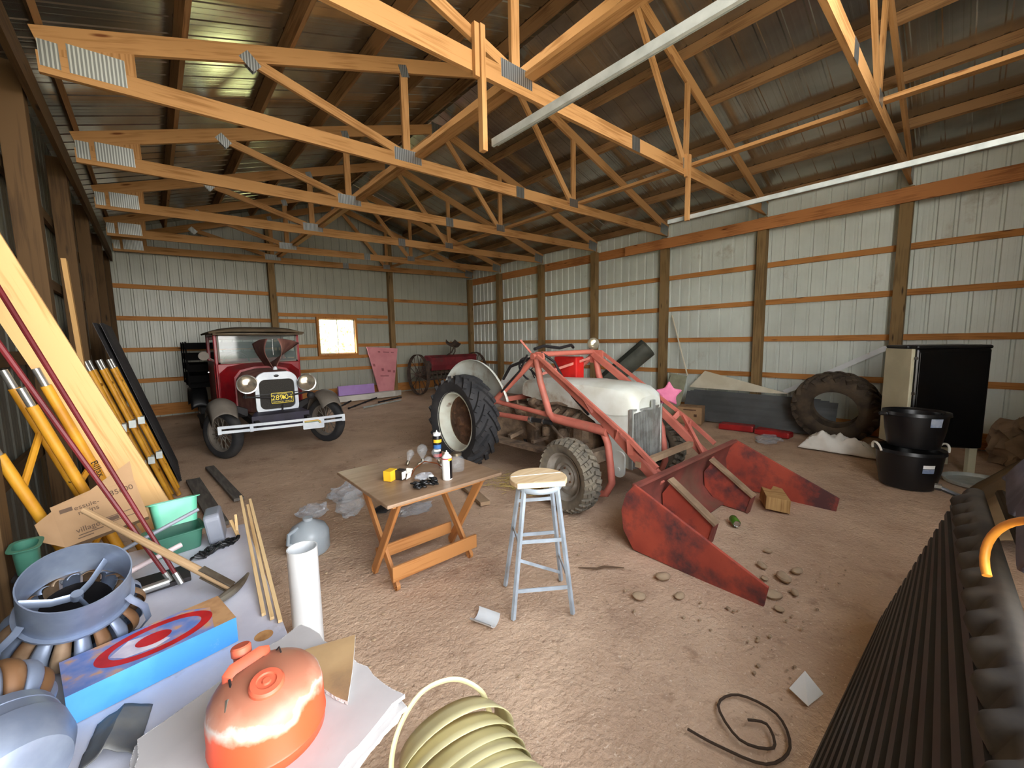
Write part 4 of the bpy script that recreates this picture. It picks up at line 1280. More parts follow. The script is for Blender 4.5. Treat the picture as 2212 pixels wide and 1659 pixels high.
one(MB().lathe([(0, .026), (.018, .026), (.02, .022), (.02, 0), (0, 0)], 18, M4((1.54, 2.545, TZ + .001))), 'bottle_cap', M_CANW, 'white bottle cap lying behind the white spray can', 'cap', smooth=True)
one(MB().lathe([(0, .03), (.016, .03), (.02, .024), (.02, 0), (0, 0)], 18, M4((1.345, 2.385, TZ + .001))), 'bottle_cap', M_CANW, 'white plastic cap beside the black lump on the table', 'cap', smooth=True)
M_COP = mat('copper tube', (190, 108, 62), (160, 86, 48), rough=.3, metal=.8)
one(MB().tube([(1.28, 2.54, TZ + .004), (1.34, 2.60, TZ + .03), (1.44, 2.64, TZ + .05), (1.50, 2.56, TZ + .04), (1.52, 2.48, TZ + .006)], .004, 6), 'copper_tube', M_COP, 'thin bent copper tube arching across the table clutter', 'tube', smooth=True)
ck = MB()
for k in range(26):
    a = rnd.uniform(0, PI)
    cx_, cy_ = 1.255 + rnd.uniform(-.075, .075), 2.305 + rnd.uniform(-.035, .035)
    ck.tube([(cx_ + .02 * math.cos(t) * math.cos(a) - .013 * math.sin(t) * math.sin(a), cy_ + .02 * math.cos(t) * math.sin(a) + .013 * math.sin(t) * math.cos(a), TZ + .008 + (k % 4) * .006 + .006 * math.sin(t)) for t in [2 * PI * j / 12 for j in range(12)]], .0055, 6, closed=True)
one(ck, 'chain_heap', M_BLACK, 'small black heap of chain near the front edge of the table', 'chain', smooth=True)

# ------------------------------------------------------------------ stool
M_SEATW = mat('pale bare wood seat', (228, 202, 162), (212, 182, 138), rough=.6, scale=3, stretch=(1, 9, 1), c3=(240, 222, 188), s3=5, t3=(.6, .68))
M_STOOL = mat('pale blue grey steel', (176, 188, 198), (156, 166, 174), rough=.45, scale=8, c3=(136, 120, 102), s3=4, t3=(.62, .72))
SX, SY = 1.665, 1.67
stool = thing('stool', 'tall shop stool with pale broken wood seat and grey blue legs', 'stool', (SX, SY, 0))
fa = math.atan2(-.70, -.72) + .2                              # the broken front of the seat faces the camera
pts = []
for k in range(41):
    a = fa + .95 + (2 * PI - 1.90) * k / 40
    pts.append((SX + .172 * math.cos(a), SY + .172 * math.sin(a)))
MB().prism(pts, .03, M4((0, 0, .755))).build('seat', M_SEATW, stool, bevel=.006)
cr1 = MB()
d1 = V((math.cos(fa + PI / 2), math.sin(fa + PI / 2), 0)); d0_ = V((math.cos(fa), math.sin(fa), 0))
cr1.bar(V((SX, SY, .786)) + d0_ * -.02 - d1 * .16, V((SX, SY, .786)) + d0_ * -.05 + d1 * .15, .004, .002)
cr1.build('seat_crack', M_BOXW, stool)
q0, q1 = [V((x, y, .770)) + d0_ * .004 for x, y in (pts[0], pts[-1])]
MB().bar(q0, q1, .006, .030).build('broken_edge', mat('fresh split wood', (244, 224, 186), (232, 208, 166), rough=.7, scale=12), stool)
rg = [(SX + .135 * math.cos(a), SY + .135 * math.sin(a), .738) for a in [2 * PI * k / 32 for k in range(32)]]
MB().tube(rg, .016, 8, closed=True, flat=.008).build('seat_ring', M_STOOL, stool, smooth=True)
feet = [(1.42, 1.64), (1.71, 1.44), (1.60, 1.92), (1.91, 1.71)]
tops = [(SX + .13 * (x - SX) / math.hypot(x - SX, y - SY), SY + .13 * (y - SY) / math.hypot(x - SX, y - SY)) for x, y in feet]
for (x, y), (tx, ty) in zip(feet, tops):
    MB().bar((x, y, 0), (tx, ty, .752), .022, .022, (x - SX, y - SY, 0)).build('leg', M_STOOL, stool, bevel=.002)
def onleg(i, z):
    t = z / .752
    return V((feet[i][0] * (1 - t) + tops[i][0] * t, feet[i][1] * (1 - t) + tops[i][1] * t, z))
for i, j, z in ((0, 1, .16), (0, 1, .44), (2, 3, .60), (2, 3, .36), (0, 2, .42), (1, 3, .20)):
    MB().bar(onleg(i, z), onleg(j, z), .006, .022).build('rung', M_STOOL, stool)
MB().bar(onleg(0, .34), onleg(3, .06), .006, .018).build('brace', M_STOOL, stool)

# ------------------------------------------------------------------ small things on the floor
M_PVC = mat('white pvc', (218, 220, 220), (208, 210, 208), rough=.3, scale=3, c3=(196, 178, 158), s3=6, t3=(.62, .75))
pv = MB().lathe([(.065, 0), (.070, 0), (.070, .585), (.065, .585)], 32, M4((.475, 2.16, 0)), closed=True)
one(pv, 'pvc_pipe', M_PVC, 'thick white plastic pipe standing upright beside the white slab', 'pipe', smooth=True, angle=30)
M_MILK = mat('translucent plastic', (196, 206, 212), (184, 196, 204), rough=.35, trans=.35)
jg = MB().lathe([(0, 0), (.13, 0), (.145, .02), (.145, .15), (.12, .2), (.06, .235), (.035, .25), (.035, .27), (0, .27)], 26, M4((.78, 3.30, .0)))
jg.tube([(.66, 3.25, .10), (.62, 3.24, .13), (.63, 3.24, .2), (.70, 3.27, .22)], .014, 8)
one(jg, 'plastic_jug', M_MILK, 'milky translucent plastic jug on the floor behind the white pipe', 'jug', smooth=True)
for i, (c, s, sd) in enumerate((((1.34, 4.12, 0), (.17, .12, .09), 1), ((.98, 3.95, 0), (.12, .1, .06), 5), ((1.24, 3.72, 0), (.12, .11, .10), 8), ((1.72, 3.36, 0), (.17, .09, .04), 11), ((6.85, 1.93, 0), (.24, .16, .05), 14))):
    one(crumple(c, s, sd, 18), 'plastic_bag', M_FILM, ['clear plastic bag on the floor, farthest of those left of the table', 'flat clear plastic bag on the floor, leftmost by the table', 'puffed clear plastic bag on the floor beside the table corner', 'flattened clear plastic under the folding table', 'clear plastic film on the dirt in front of the big leaning tire'][i], 'plastic bag', 'clear plastic bags on the floor' if i < 3 else None, smooth=True, angle=30)
one(MB().lathe([(.048, 0), (.052, 0), (.052, .14), (.048, .14)], 18, M4((1.265, 1.80, .05), rot('Z', .35) @ rot('X', PI / 2)), closed=True, a0=PI + .3, a1=2 * PI - .1), 'gutter_piece', M_PVC, 'broken piece of white half pipe lying in front of the stool', 'gutter piece', smooth=True, angle=30)
M_CANG = mat('green can', (96, 152, 52), (80, 132, 44), rough=.3, metal=.3)
cn = thing('drink_can', 'green drink can lying inside the loader bucket', 'can', (3.6, 1.24, 0))
m = M4((3.54, 1.20, .034), axis_to((.75, .55, 0)))
MB().lathe([(.026, 0), (.033, .012), (.033, .105), (.027, .118)], 20, m).build('can_body', M_CANG, cn, smooth=True)
MB().lathe([(0, .004), (.022, .004), (.0265, -.001), (.027, .003)], 18, m).lathe([(.027, .118), (.026, .121), (0, .117)], 18, m).build('can_end', M_CHROME, cn, smooth=True)
one(crumple((1.52, 3.60, 0), (.10, .06, .03), 31), 'black_rag', M_DARK, 'small black rag on the dirt behind the folding table', 'rag', smooth=True)
M_TWIGW = mat('dry twig', (96, 74, 54), rough=.9)
one(MB().tube([(2.10, 1.72, .008), (2.18, 1.62, .012), (2.24, 1.60, .010), (2.33, 1.50, .008)], [.004, .009, .010, .004], 6), 'twig', M_TWIGW, 'short dark twig on the dirt between the stool and bucket', 'twig', smooth=True)
M_STRAW = mat('straw', (206, 182, 108), (186, 160, 88), rough=.9, scale=30)
sw_ = MB()
for _ in range(380):
    x, y, a = rnd.gauss(2.95, .13), rnd.gauss(3.2, .22), rnd.uniform(0, PI)
    l = rnd.uniform(.02, .05)
    z = .004 + rnd.random() * .012
    sw_.bar((x - l * math.cos(a), y - l * math.sin(a), z), (x + l * math.cos(a), y + l * math.sin(a), z + rnd.uniform(-.003, .006)), .004, .002)
tag(sw_.build('straw', M_STRAW), 'scatter of yellow straw on the dirt beside the tractor', 'straw', kind='stuff')
M_CHUNK = wood('split wood chunk', (196, 158, 104), (160, 120, 72), None)
one(MB().prism([(0, 0), (.32, .02), (.36, .1), (.26, .13), (.30, .2), (.02, .19)], .12, M4((4.16, .98, 0), rot('Z', .4) @ rot('X', .06))).jit(.012, 9), 'wood_chunk', M_CHUNK, 'splintered block of wood by the bucket rib', 'wood block', bevel=.004)
M_STONE = mat('pale stone', (184, 160, 130), (158, 134, 108), rough=.9, scale=6)
STN = [(2.98, .72, .06), (2.74, .70, .05), (2.42, 1.26, .05), (2.31, 1.09, .035), (2.13, 1.26, .045), (2.86, .62, .035), (3.14, .68, .045), (2.62, .64, .03), (3.05, .86, .04), (3.3, .9, .03), (2.9, .8, .025)]
SL = ['largest pale stone beyond the tip of the bucket side', 'rounded stone just beyond the near tip of the bucket', 'pale stone on the dirt beside the near bucket side', 'small stone outside the near tip of the bucket', 'flat stone farthest toward the stool from the bucket', 'little stone nearest the camera beyond the bucket tip', 'squarish stone right of the largest one past the bucket', 'smallest stone touching the near bucket tip', 'stone lying just inside the mouth of the bucket', 'small stone farther inside the bucket mouth', 'tiny stone between the larger ones past the bucket tip']
for (x, y, r), lab in zip(STN, SL):
    mb = MB().ell((x, y, r * .3), (r, r * rnd.uniform(.6, .8), r * .45), 12, rot('Z', rnd.uniform(0, 3)))
    one(mb.jit(r * .25, 14, x), 'stone', M_STONE, lab, 'stone', 'loose stones by the bucket', smooth=True)
gv = MB()
for _ in range(900):
    a = rnd.random()
    x, y = (rnd.uniform(2.0, 3.6), rnd.uniform(.45, 1.0)) if a < .1 else (rnd.uniform(.65, 6.5), rnd.uniform(1.2, 8.5))
    if (2.45 < x < 4.8 and .66 < y < 5) or x < .66 or (x < 1.05 and 3 < y < 3.6) or (.9 < x < 2.1 and 1.5 < y < 4.4) or (y > 5.6 and x < 3) or (x > 5.4 and y < 2.4) or (2.2 < x < 2.6 and 2.9 < y < 3.9) or (1.4 < x < 2 and y < .9):
        continue
    r = rnd.uniform(.004, .014)
    gv.ell((x, y, r * .2), (r, r * .8, r * .5), 6)
tag(gv.build('dirt_crumbs', M_STONE), 'crumbs of gravel and dirt scattered over the floor', 'dirt crumbs', kind='stuff')
one(MB().bar((2.50, 3.78, .02), (2.30, 3.04, .02), .10, .036), 'wood_board', M_BAR, 'dusty short board lying on the dirt right of the folding table', 'board')
M_GREYW = mat('grey weathered plank', (104, 98, 90), (84, 78, 72), rough=.9, scale=4, stretch=(8, 1, 1))
one(MB().bar((.22, 6.0, .02), (.31, 4.3, .02), .13, .036), 'wood_plank', M_GREYW, 'grey plank lying on the floor, nearer the left wall', 'plank', 'planks on the floor by the left wall')
one(MB().bar((.42, 6.5, .02), (.53, 4.9, .02), .09, .03), 'wood_plank', M_GREYW, 'narrower grey plank lying on the floor, farther from the left wall', 'plank', 'planks on the floor by the left wall')
M_TWIG = mat('dark cord', (72, 56, 42), rough=.9)
cd = [(1.50, .66, .012), (1.52, .55, .012), (1.58, .40, .012), (1.72, .36, .012), (1.84, .44, .012), (1.82, .58, .014), (1.70, .62, .016), (1.60, .50, .02), (1.66, .40, .02), (1.75, .45, .02), (1.70, .52, .022)]
cc = []
for i in range(len(cd) - 1):
    for j in range(4):
        t = j / 4
        p0, p1, p2, p3 = [V(cd[max(0, min(len(cd) - 1, i + q))]) for q in (-1, 0, 1, 2)]
        cc.append(.5 * ((2 * p1) + (p2 - p0) * t + (2 * p0 - 5 * p1 + 4 * p2 - p3) * t * t + (3 * p1 - p0 - 3 * p2 + p3) * t ** 3))
one(MB().tube(cc, .0055, 7), 'cord', M_TWIG, 'thin dark cord looped on the dirt beside the black bed liner', 'cord', smooth=True)
# ------------------------------------------------------------------ left wall: scaffold frames, long board, black sheets
M_SCAF = mat('yellow scaffold paint', (206, 148, 36), (182, 124, 26), rough=.5, scale=6, c3=(120, 92, 64), s3=5, t3=(.6, .72))
M_PIN = mat('steel pin', (190, 190, 186), (160, 160, 156), rough=.3, metal=.8)
def scaffold(label, y, tubes, rungs, txt=(), grp='scaffold frames on the left wall'):
    t = thing('scaffold_frame', label, 'scaffold frame', (-.2, y, 0), grp)
    axes = []
    for xt, yt, zt in tubes:
        b_ = V((xt + .275 * zt, yt + .10, .0))
        a = V((xt, yt, zt))
        axes.append((b_, a))
        lg = MB().tube([b_ + V((0, 0, .006)), a], .021, 12).build('upright', M_SCAF, t, smooth=True)
        d = (a - b_).normalized()
        MB().tube([a - d * .02, a + d * .09], .015, 10).build('coupling_pin', M_PIN, lg, smooth=True)
    for i, j, f in rungs:
        MB().tube([axes[i][0].lerp(axes[i][1], f), axes[j][0].lerp(axes[j][1], f)], .014, 8).build('rung', M_SCAF, t, smooth=True)
    for i, f in txt:
        b_, a = axes[i]
        d = (a - b_).normalized()
        n = V((.55, -.83, .1)); n = (n - d * n.dot(d)).normalized()
        p = b_.lerp(a, f) + n * .0215
        R_ = Matrix((-d, n.cross(-d), n)).transposed()
        text('BilJax', 'tube_lettering', M_BLACK, M4(p, R_), .042, t, .0004)
    return t
scaffold('yellow scaffold frame nearest the camera, leaning on the left wall', 2.93, [(-.50, 2.93, 1.42), (-.535, 2.72, 1.15)], [(0, 1, .45), (0, 1, .85)], [(0, .66)])
scaffold('yellow scaffold frame second from the camera, leaning on the left wall', 3.0, [(-.41, 2.985, 1.42), (-.44, 2.83, 1.34)], [(0, 1, .3), (0, 1, .7)], [(0, .68)])
for i in range(3):
    t = scaffold(['yellow scaffold frame leaning against the left wall, innermost of the far stack', 'middle yellow scaffold frame of the far stack by the left wall', 'outermost yellow scaffold frame of the far stack, beside the black sheets'][i], 5.2 + .22 * i, [(-.43 + .06 * i, 5.06 + .2 * i, 1.40), (-.43 + .06 * i, 5.35 + .2 * i, 1.40)], [(0, 1, .22), (0, 1, .55), (0, 1, .9)], grp='far stack of scaffold frames')
    for f in (.35, .62):
        MB().bar(V((-.43 + .06 * i + .275 * 1.4 * (1 - f) + .012, 5.06 + .2 * i, 1.4 * f)), V((-.43 + .06 * i + .275 * 1.4 * (1 - f) + .012, 5.16 + .2 * i, 1.4 * f)), .05, .07).build('coupler', M_GALV, t)
M_PLANKP = wood('pale wide plank', (214, 172, 116), (190, 144, 88), (140, 98, 58))
lb = MB()
lb.bar((.14, 3.06, .0), (-.62, 3.06, 2.25), .17, .036, (0, 1, 0))
one(lb, 'wide_plank', M_PLANKP, 'wide pale plank leaning steeply on the left wall, beside the scaffold', 'plank')
M_ROD = mat('dark red rod', (110, 30, 34), (88, 22, 26), rough=.5, scale=4)
for a, b_, lab in (((.005, 2.20, .575), (-.50, 2.80, 1.93), 'thin dark red rod leaning up to the left wall, right of the pair'), ((-.03, 2.26, .575), (-.50, 2.55, 1.74), 'thin dark red rod leaning up to the left wall, left of the pair')):
    t = thing('red_rod', lab, 'rod', a, 'dark red rods')
    a, b_ = V(a), V(b_)
    MB().tube([a.lerp(b_, .03), b_], [.008, .011], 8).build('rod_shaft', M_ROD, t, smooth=True)
    MB().tube([a, a.lerp(b_, .035)], .011, 8).build('rod_ferrule', M_PIN, t, smooth=True)
M_CORRB = mat('black corrugated sheet', (36, 36, 38), (48, 46, 46), rough=.5, scale=3)
for i in range(2):
    mb = MB()
    y0 = 6.05 + .05 * i
    pts_ = []
    vs_, n_ = [], 40
    for k in range(n_ + 1):
        y = y0 + 1.2 * k / n_
        d = .012 * (1 if (k // 2) % 2 else -1)
        vs_ += [V((.06 + d + .05 * i, y, .0)), V((-.44 + d + .05 * i, y, 1.86))]
    mb.add(vs_, [[2 * k, 2 * k + 2, 2 * k + 3, 2 * k + 1] for k in range(n_)])
    one(mb, 'corrugated_sheet', M_CORRB, ['black corrugated sheet leaning on the left wall, inner of the two', 'black corrugated sheet leaning on the left wall, outer of the two'][i], 'sheet', 'black corrugated sheets', solid=.003)

# ------------------------------------------------------------------ white door slab as a bench and what lies on it
M_SLAB = mat('white painted door', (212, 212, 222), (194, 194, 206), rough=.55, scale=3, c3=(150, 138, 130), s3=3.5, t3=(.62, .76), bump=.05)
M_SAW = wood('trestle wood', (150, 112, 70), (118, 84, 50), None)
SZ = .55
for y, lab in ((1.0, 'wooden trestle under the near end of the white door slab'), (2.45, 'wooden trestle under the far end of the white door slab')):
    t = thing('trestle', lab, 'trestle', (-.07, y, 0), 'trestles under the slab')
    MB().bar((-.42, y, .47), (.22, y, .47), .08, .06).build('top_rail', M_SAW, t)
    for x in (-.36, .16):
        for s in (-1, 1):
            MB().bar((x, y + s * .16, 0), (x, y + s * .03, .46), .06, .03, (1, 0, 0)).build('leg', M_SAW, t)
slab = MB().prism([(-.49, .86), (.252, .83), (.322, 2.78), (-.435, 2.81)], .045, M4((0, 0, .505)))
slab = one(slab, 'door_slab', M_SLAB, 'white door slab laid flat as a bench along the left wall', 'door', bevel=.003)
kh = MB().lathe([(.0, .0008), (.030, .0008)], 24, M4((.212, 1.63, SZ)))
kh.build('knob_hole', mat('bare wood hole', (196, 146, 92), (160, 110, 62), rough=.8, scale=20), slab)
# wooden laths along the edge
M_LATH = wood('pale lath', (222, 190, 140), (196, 158, 106), None)
for i, (a, b_) in enumerate((((.272, 1.66, .560), (.372, 2.92, .640)), ((.253, 1.70, .559), (.350, 2.86, .628)), ((.234, 1.75, .558), (.333, 2.98, .655)))):
    one(MB().bar(a, b_, .014, .012), 'wood_lath', M_LATH, ['thin wooden lath outermost along the slab edge, beside the white pipe', 'thin wooden lath in the middle of three along the slab edge', 'longest thin wooden lath, innermost along the slab edge'][i], 'lath', 'laths along the slab edge')
one(MB().bar((.262, 2.58, .557), (.246, 2.72, .61), .016, .010).bar((.262, 2.62, .568), (.270, 2.71, .64), .012, .010), 'split_lath', M_LATH, 'short splintered piece of lath at the far corner of the slab', 'lath')
# drywall pieces
M_GYP = mat('drywall paper', (192, 188, 186), (178, 174, 172), rough=.8, scale=4, c3=(150, 120, 112), s3=14, t3=(.68, .74))
M_CRUMB = mat('crumbled gypsum', (222, 220, 216), (200, 197, 193), rough=.95, scale=30, bump=.8, bscale=90)
M_KRAFT = mat('brown drywall paper', (184, 152, 108), (164, 132, 92), rough=.8, scale=5, c3=(112, 92, 74), s3=3, t3=(.55, .75))
base = [(.445, .99), (.385, 1.23), (.315, 1.50), (.16, 1.44), (-.11, 1.32), (-.13, 1.0), (-.10, .84), (.10, .85), (.27, .92)]
for i in range(5):
    z0 = SZ + .001 + .0135 * i
    rr_ = random.Random(40 + i)
    poly = []
    ox, oy = rr_.uniform(-.012, .012), rr_.uniform(-.012, .012)
    for k in range(len(base)):
        p, q = base[k], base[(k + 1) % len(base)]
        for j in range(6):
            t_ = j / 6
            jx = rr_.uniform(-.006, .006)
            poly.append((p[0] * (1 - t_) + q[0] * t_ + ox + jx, p[1] * (1 - t_) + q[1] * t_ + oy + rr_.uniform(-.006, .006)))
    poly = poly[::-1]
    poly = poly[::-1] if sum(poly[k][0] * poly[(k + 1) % len(poly)][1] - poly[(k + 1) % len(poly)][0] * poly[k][1] for k in range(len(poly))) > 0 else poly
    ds = MB()
    ds.mat(1).prism(poly, .012, M4((0, 0, z0)))
    ds.mat(0).add([V((x * .995 + .0008, y * .995 + .004, z0 + .0123)) for x, y in poly], [list(range(len(poly)))])
    one(ds, 'drywall_sheet', [M_GYP, M_CRUMB], ['broken white drywall sheet at the bottom of the stack on the slab', 'broken white drywall sheet second from the bottom of the stack', 'broken white drywall sheet in the middle of the stack', 'broken white drywall sheet second from the top of the stack', 'white drywall sheet on top of the stack, under the red can'][i], 'drywall', 'stack of broken drywall')
DZ = SZ + .001 + .0135 * 5
kp = [(.185, 1.36), (.30, 1.34), (.425, 1.30), (.40, 1.24), (.36, 1.15), (.315, 1.06), (.295, 1.10), (.27, 1.18), (.20, 1.24)]
kp = kp if sum(kp[k][0] * kp[(k + 1) % len(kp)][1] - kp[(k + 1) % len(kp)][0] * kp[k][1] for k in range(len(kp))) > 0 else kp[::-1]
kr = MB()
kr.mat(1).prism(kp, .011, M4((0, 0, DZ)))
kr.mat(0).add([V((x, y, DZ + .0113)) for x, y in kp], [list(range(len(kp)))])
one(kr, 'drywall_scrap', [M_KRAFT, M_CRUMB], 'brown paper faced drywall scrap lying beside the red can', 'drywall')
# red fuel can
def fuel_mat():
    m, nt, p, N, L = _new('worn red can')
    p.inputs['Roughness'].default_value = .42
    g = N.new('ShaderNodeNewGeometry'); sx = N.new('ShaderNodeSeparateXYZ')
    tc = N.new('ShaderNodeTexCoord')
    L.new(tc.outputs['Object'], sx.inputs[0])
    nz = N.new('ShaderNodeTexNoise'); nz.inputs['Scale'].default_value = 14; nz.inputs['Detail'].default_value = 6
    L.new(tc.outputs['Object'], nz.inputs['Vector'])
    ma = N.new('ShaderNodeMath'); ma.operation = 'MULTIPLY_ADD'; ma.inputs[1].default_value = .11
    L.new(nz.outputs['Fac'], ma.inputs[0]); L.new(sx.outputs[2], ma.inputs[2])
    cr = N.new('ShaderNodeValToRGB')
    els = cr.color_ramp.elements
    els[0].position, els[1].position = .0, 1.0
    els[0].color = srgb(222, 74, 36); els[1].color = srgb(170, 112, 86)
    mr = N.new('ShaderNodeMapRange'); mr.inputs[1].default_value = .0; mr.inputs[2].default_value = .30
    L.new(ma.outputs[0], mr.inputs[0]); L.new(mr.outputs[0], cr.inputs['Fac'])
    for pos, c in ((.52, (226, 84, 48)), (.56, (214, 150, 128)), (.60, (206, 194, 186)), (.63, (188, 134, 110)), (.72, (174, 112, 88))):
        e = els.new(pos); e.color = srgb(*c)
    L.new(cr.outputs['Color'], p.inputs['Base Color'])
    return m
M_FUEL = fuel_mat()
M_CAPR = mat('red orange screw cap', (216, 100, 70), (196, 92, 66), rough=.5, scale=12)
GX, GY = .14, 1.11
M_STEELP = mat('tarnished metal', (120, 112, 100), rough=.5, metal=.5)
fc = thing('fuel_can', 'round worn red orange fuel can on the drywall stack', 'fuel can', (GX, GY, DZ))
MB().lathe([(0, .004), (.112, .004), (.118, .0), (.126, .008), (.128, .03), (.130, .034), (.128, .038), (.127, .105), (.122, .13), (.108, .15), (.085, .165), (.05, .175), (0, .178)], 48, M4((GX, GY, DZ))).build('can_body', M_FUEL, fc, smooth=True)
cx_, cy_, cz_ = GX - .005, GY - .045, DZ + .158
cm = M4((cx_, cy_, cz_), rot('X', .22))
MB().lathe([(.042, -.012), (.042, .0), (.038, .006), (.038, .022), (.034, .028), (.022, .029), (.020, .025), (.010, .025), (.008, .029), (0, .029)], 28, cm).build('filler_cap', M_CAPR, fc, smooth=True, angle=30)
nk = MB().lathe([(.020, -.02), (.019, .03), (.023, .034), (.023, .052), (.020, .056), (.0, .056)], 18, M4((GX - .035, GY + .088, DZ + .148), rot('X', -.25)))
nk.build('spout_neck', M_CAPR, fc, smooth=True, angle=30)
hb_ = MB()
hb_.tube([(GX - .075, GY + .035, DZ + .15), (GX - .073, GY + .038, DZ + .176), (GX - .06, GY + .045, DZ + .184), (GX + .005, GY + .068, DZ + .184), (GX + .018, GY + .072, DZ + .176), (GX + .02, GY + .073, DZ + .15)], .003, 8, flat=.014)
hb_.build('handle', M_CAPR, fc, smooth=True)
wr_ = MB().tube([(GX - .070, GY + .03, DZ + .172), (GX - .070, GY + .0, DZ + .165), (GX - .076, GY - .015, DZ + .163), (GX - .084, GY - .035, DZ + .156)], .003, 6)
wr_.build('vent_wire', M_DARK, fc, smooth=True)
wr_ = MB().tube([(GX + .03, GY + .075, DZ + .155), (GX + .045, GY + .065, DZ + .175), (GX + .045, GY + .045, DZ + .172), (GX + .04, GY + .04, DZ + .165)], .002, 6)
MB().lathe([(0, 0), (.007, .004), (.004, .03), (0, .034)], 8, M4((GX - .078, GY - .02, DZ + .162), axis_to((-.3, -.9, -.35)))).build('vent_plug', M_STEELP, fc, smooth=True)
wr_.build('wire_loop', M_DARK, fc, smooth=True)
# blue painted box with a red ring
def top_mat():
    m, nt, p, N, L = _new('painted box top')
    p.inputs['Roughness'].default_value = .6
    tc = N.new('ShaderNodeTexCoord')
    nz = N.new('ShaderNodeTexNoise'); nz.inputs['Scale'].default_value = 3.2; nz.inputs['Detail'].default_value = 5
    L.new(tc.outputs['UV'], nz.inputs['Vector'])
    cr = N.new('ShaderNodeValToRGB'); els = cr.color_ramp.elements
    els[0].position, els[1].position = .38, .62
    els[0].color = srgb(96, 124, 186); els[1].color = srgb(196, 150, 116)
    e = els.new(.52); e.color = srgb(128, 138, 186)
    L.new(nz.outputs['Fac'], cr.inputs['Fac'])
    L.new(cr.outputs['Color'], p.inputs['Base Color'])
    return m
M_BTOP = top_mat()
M_BSIDE = mat('sky blue paint', (84, 164, 228), (70, 148, 216), rough=.5, scale=6, c3=(150, 176, 200), s3=9, t3=(.66, .74))
M_RAW = mat('raw brown end', (188, 144, 98), (160, 114, 74), rough=.85, scale=14)
M_RINGR = mat('red ring paint', (196, 34, 38), (170, 26, 32), rough=.5, scale=14)
M_RINGW = mat('white paint smear', (222, 216, 224), (176, 164, 190), rough=.6, scale=10)
BP = V((-.265, 1.59, SZ + .002)); bu = V((.985, .17, 0)); bv = V((-.17, .985, 0))
BL, BW, BH = .41, .20, .09
tb = thing('painted_box', 'blue box with a red ring and red disc painted on its top', 'box', BP + bu * BL / 2 + bv * BW / 2)
bx_ = MB()
c8 = [BP + bu * (a * BL) + bv * (b * BW) + V((0, 0, c * BH)) for c in (0, 1) for a, b in ((0, 0), (1, 0), (1, 1), (0, 1))]
bx_.mat(1).add(c8, [[3, 2, 1, 0], [0, 1, 5, 4], [2, 3, 7, 6], [3, 0, 4, 7]])
bx_.mat(2).add(c8, [[1, 2, 6, 5]])
bx_.mat(0).add(c8, [[4, 5, 6, 7]], [[(0, 0), (2, 0), (2, 1), (0, 1)]])
bx_.build('box_body', [M_BTOP, M_BSIDE, M_RAW], tb)
def ontop(x, y, h): return BP + bu * x + bv * y + V((0, 0, BH + h))
def ell_ring(r0x, r0y, r1x, r1y, cx, cy, h, n=48):
    mb = MB()
    vs = []
    for k in range(n):
        a = 2 * PI * k / n
        vs += [ontop(cx + r0x * math.cos(a), cy + r0y * math.sin(a), h), ontop(cx + r1x * math.cos(a), cy + r1y * math.sin(a), h)]
    return mb.add(vs, [[2 * k, 2 * k + 1, (2 * k + 3) % (2 * n), (2 * k + 2) % (2 * n)] for k in range(n)])
ell_ring(.118, .062, .150, .088, .215, .100, .0006).build('ring', M_RINGR, tb)
ell_ring(0, 0, .046, .032, .205, .100, .0009).build('disc', M_RINGR, tb)
MB().add([ontop(x, y, .0004) for x, y in ((.10, .10), (.13, .06), (.20, .045), (.24, .06), (.22, .10), (.20, .135), (.15, .15))], [list(range(7))]).build('paint_smear', M_RINGW, tb)
MB().add([ontop(x, y, .0004) for x, y in ((.345, .0), (BL, .0), (BL, BW), (.30, BW), (.37, .14))], [list(range(5))]).build('bare_corner', M_RAW, tb)
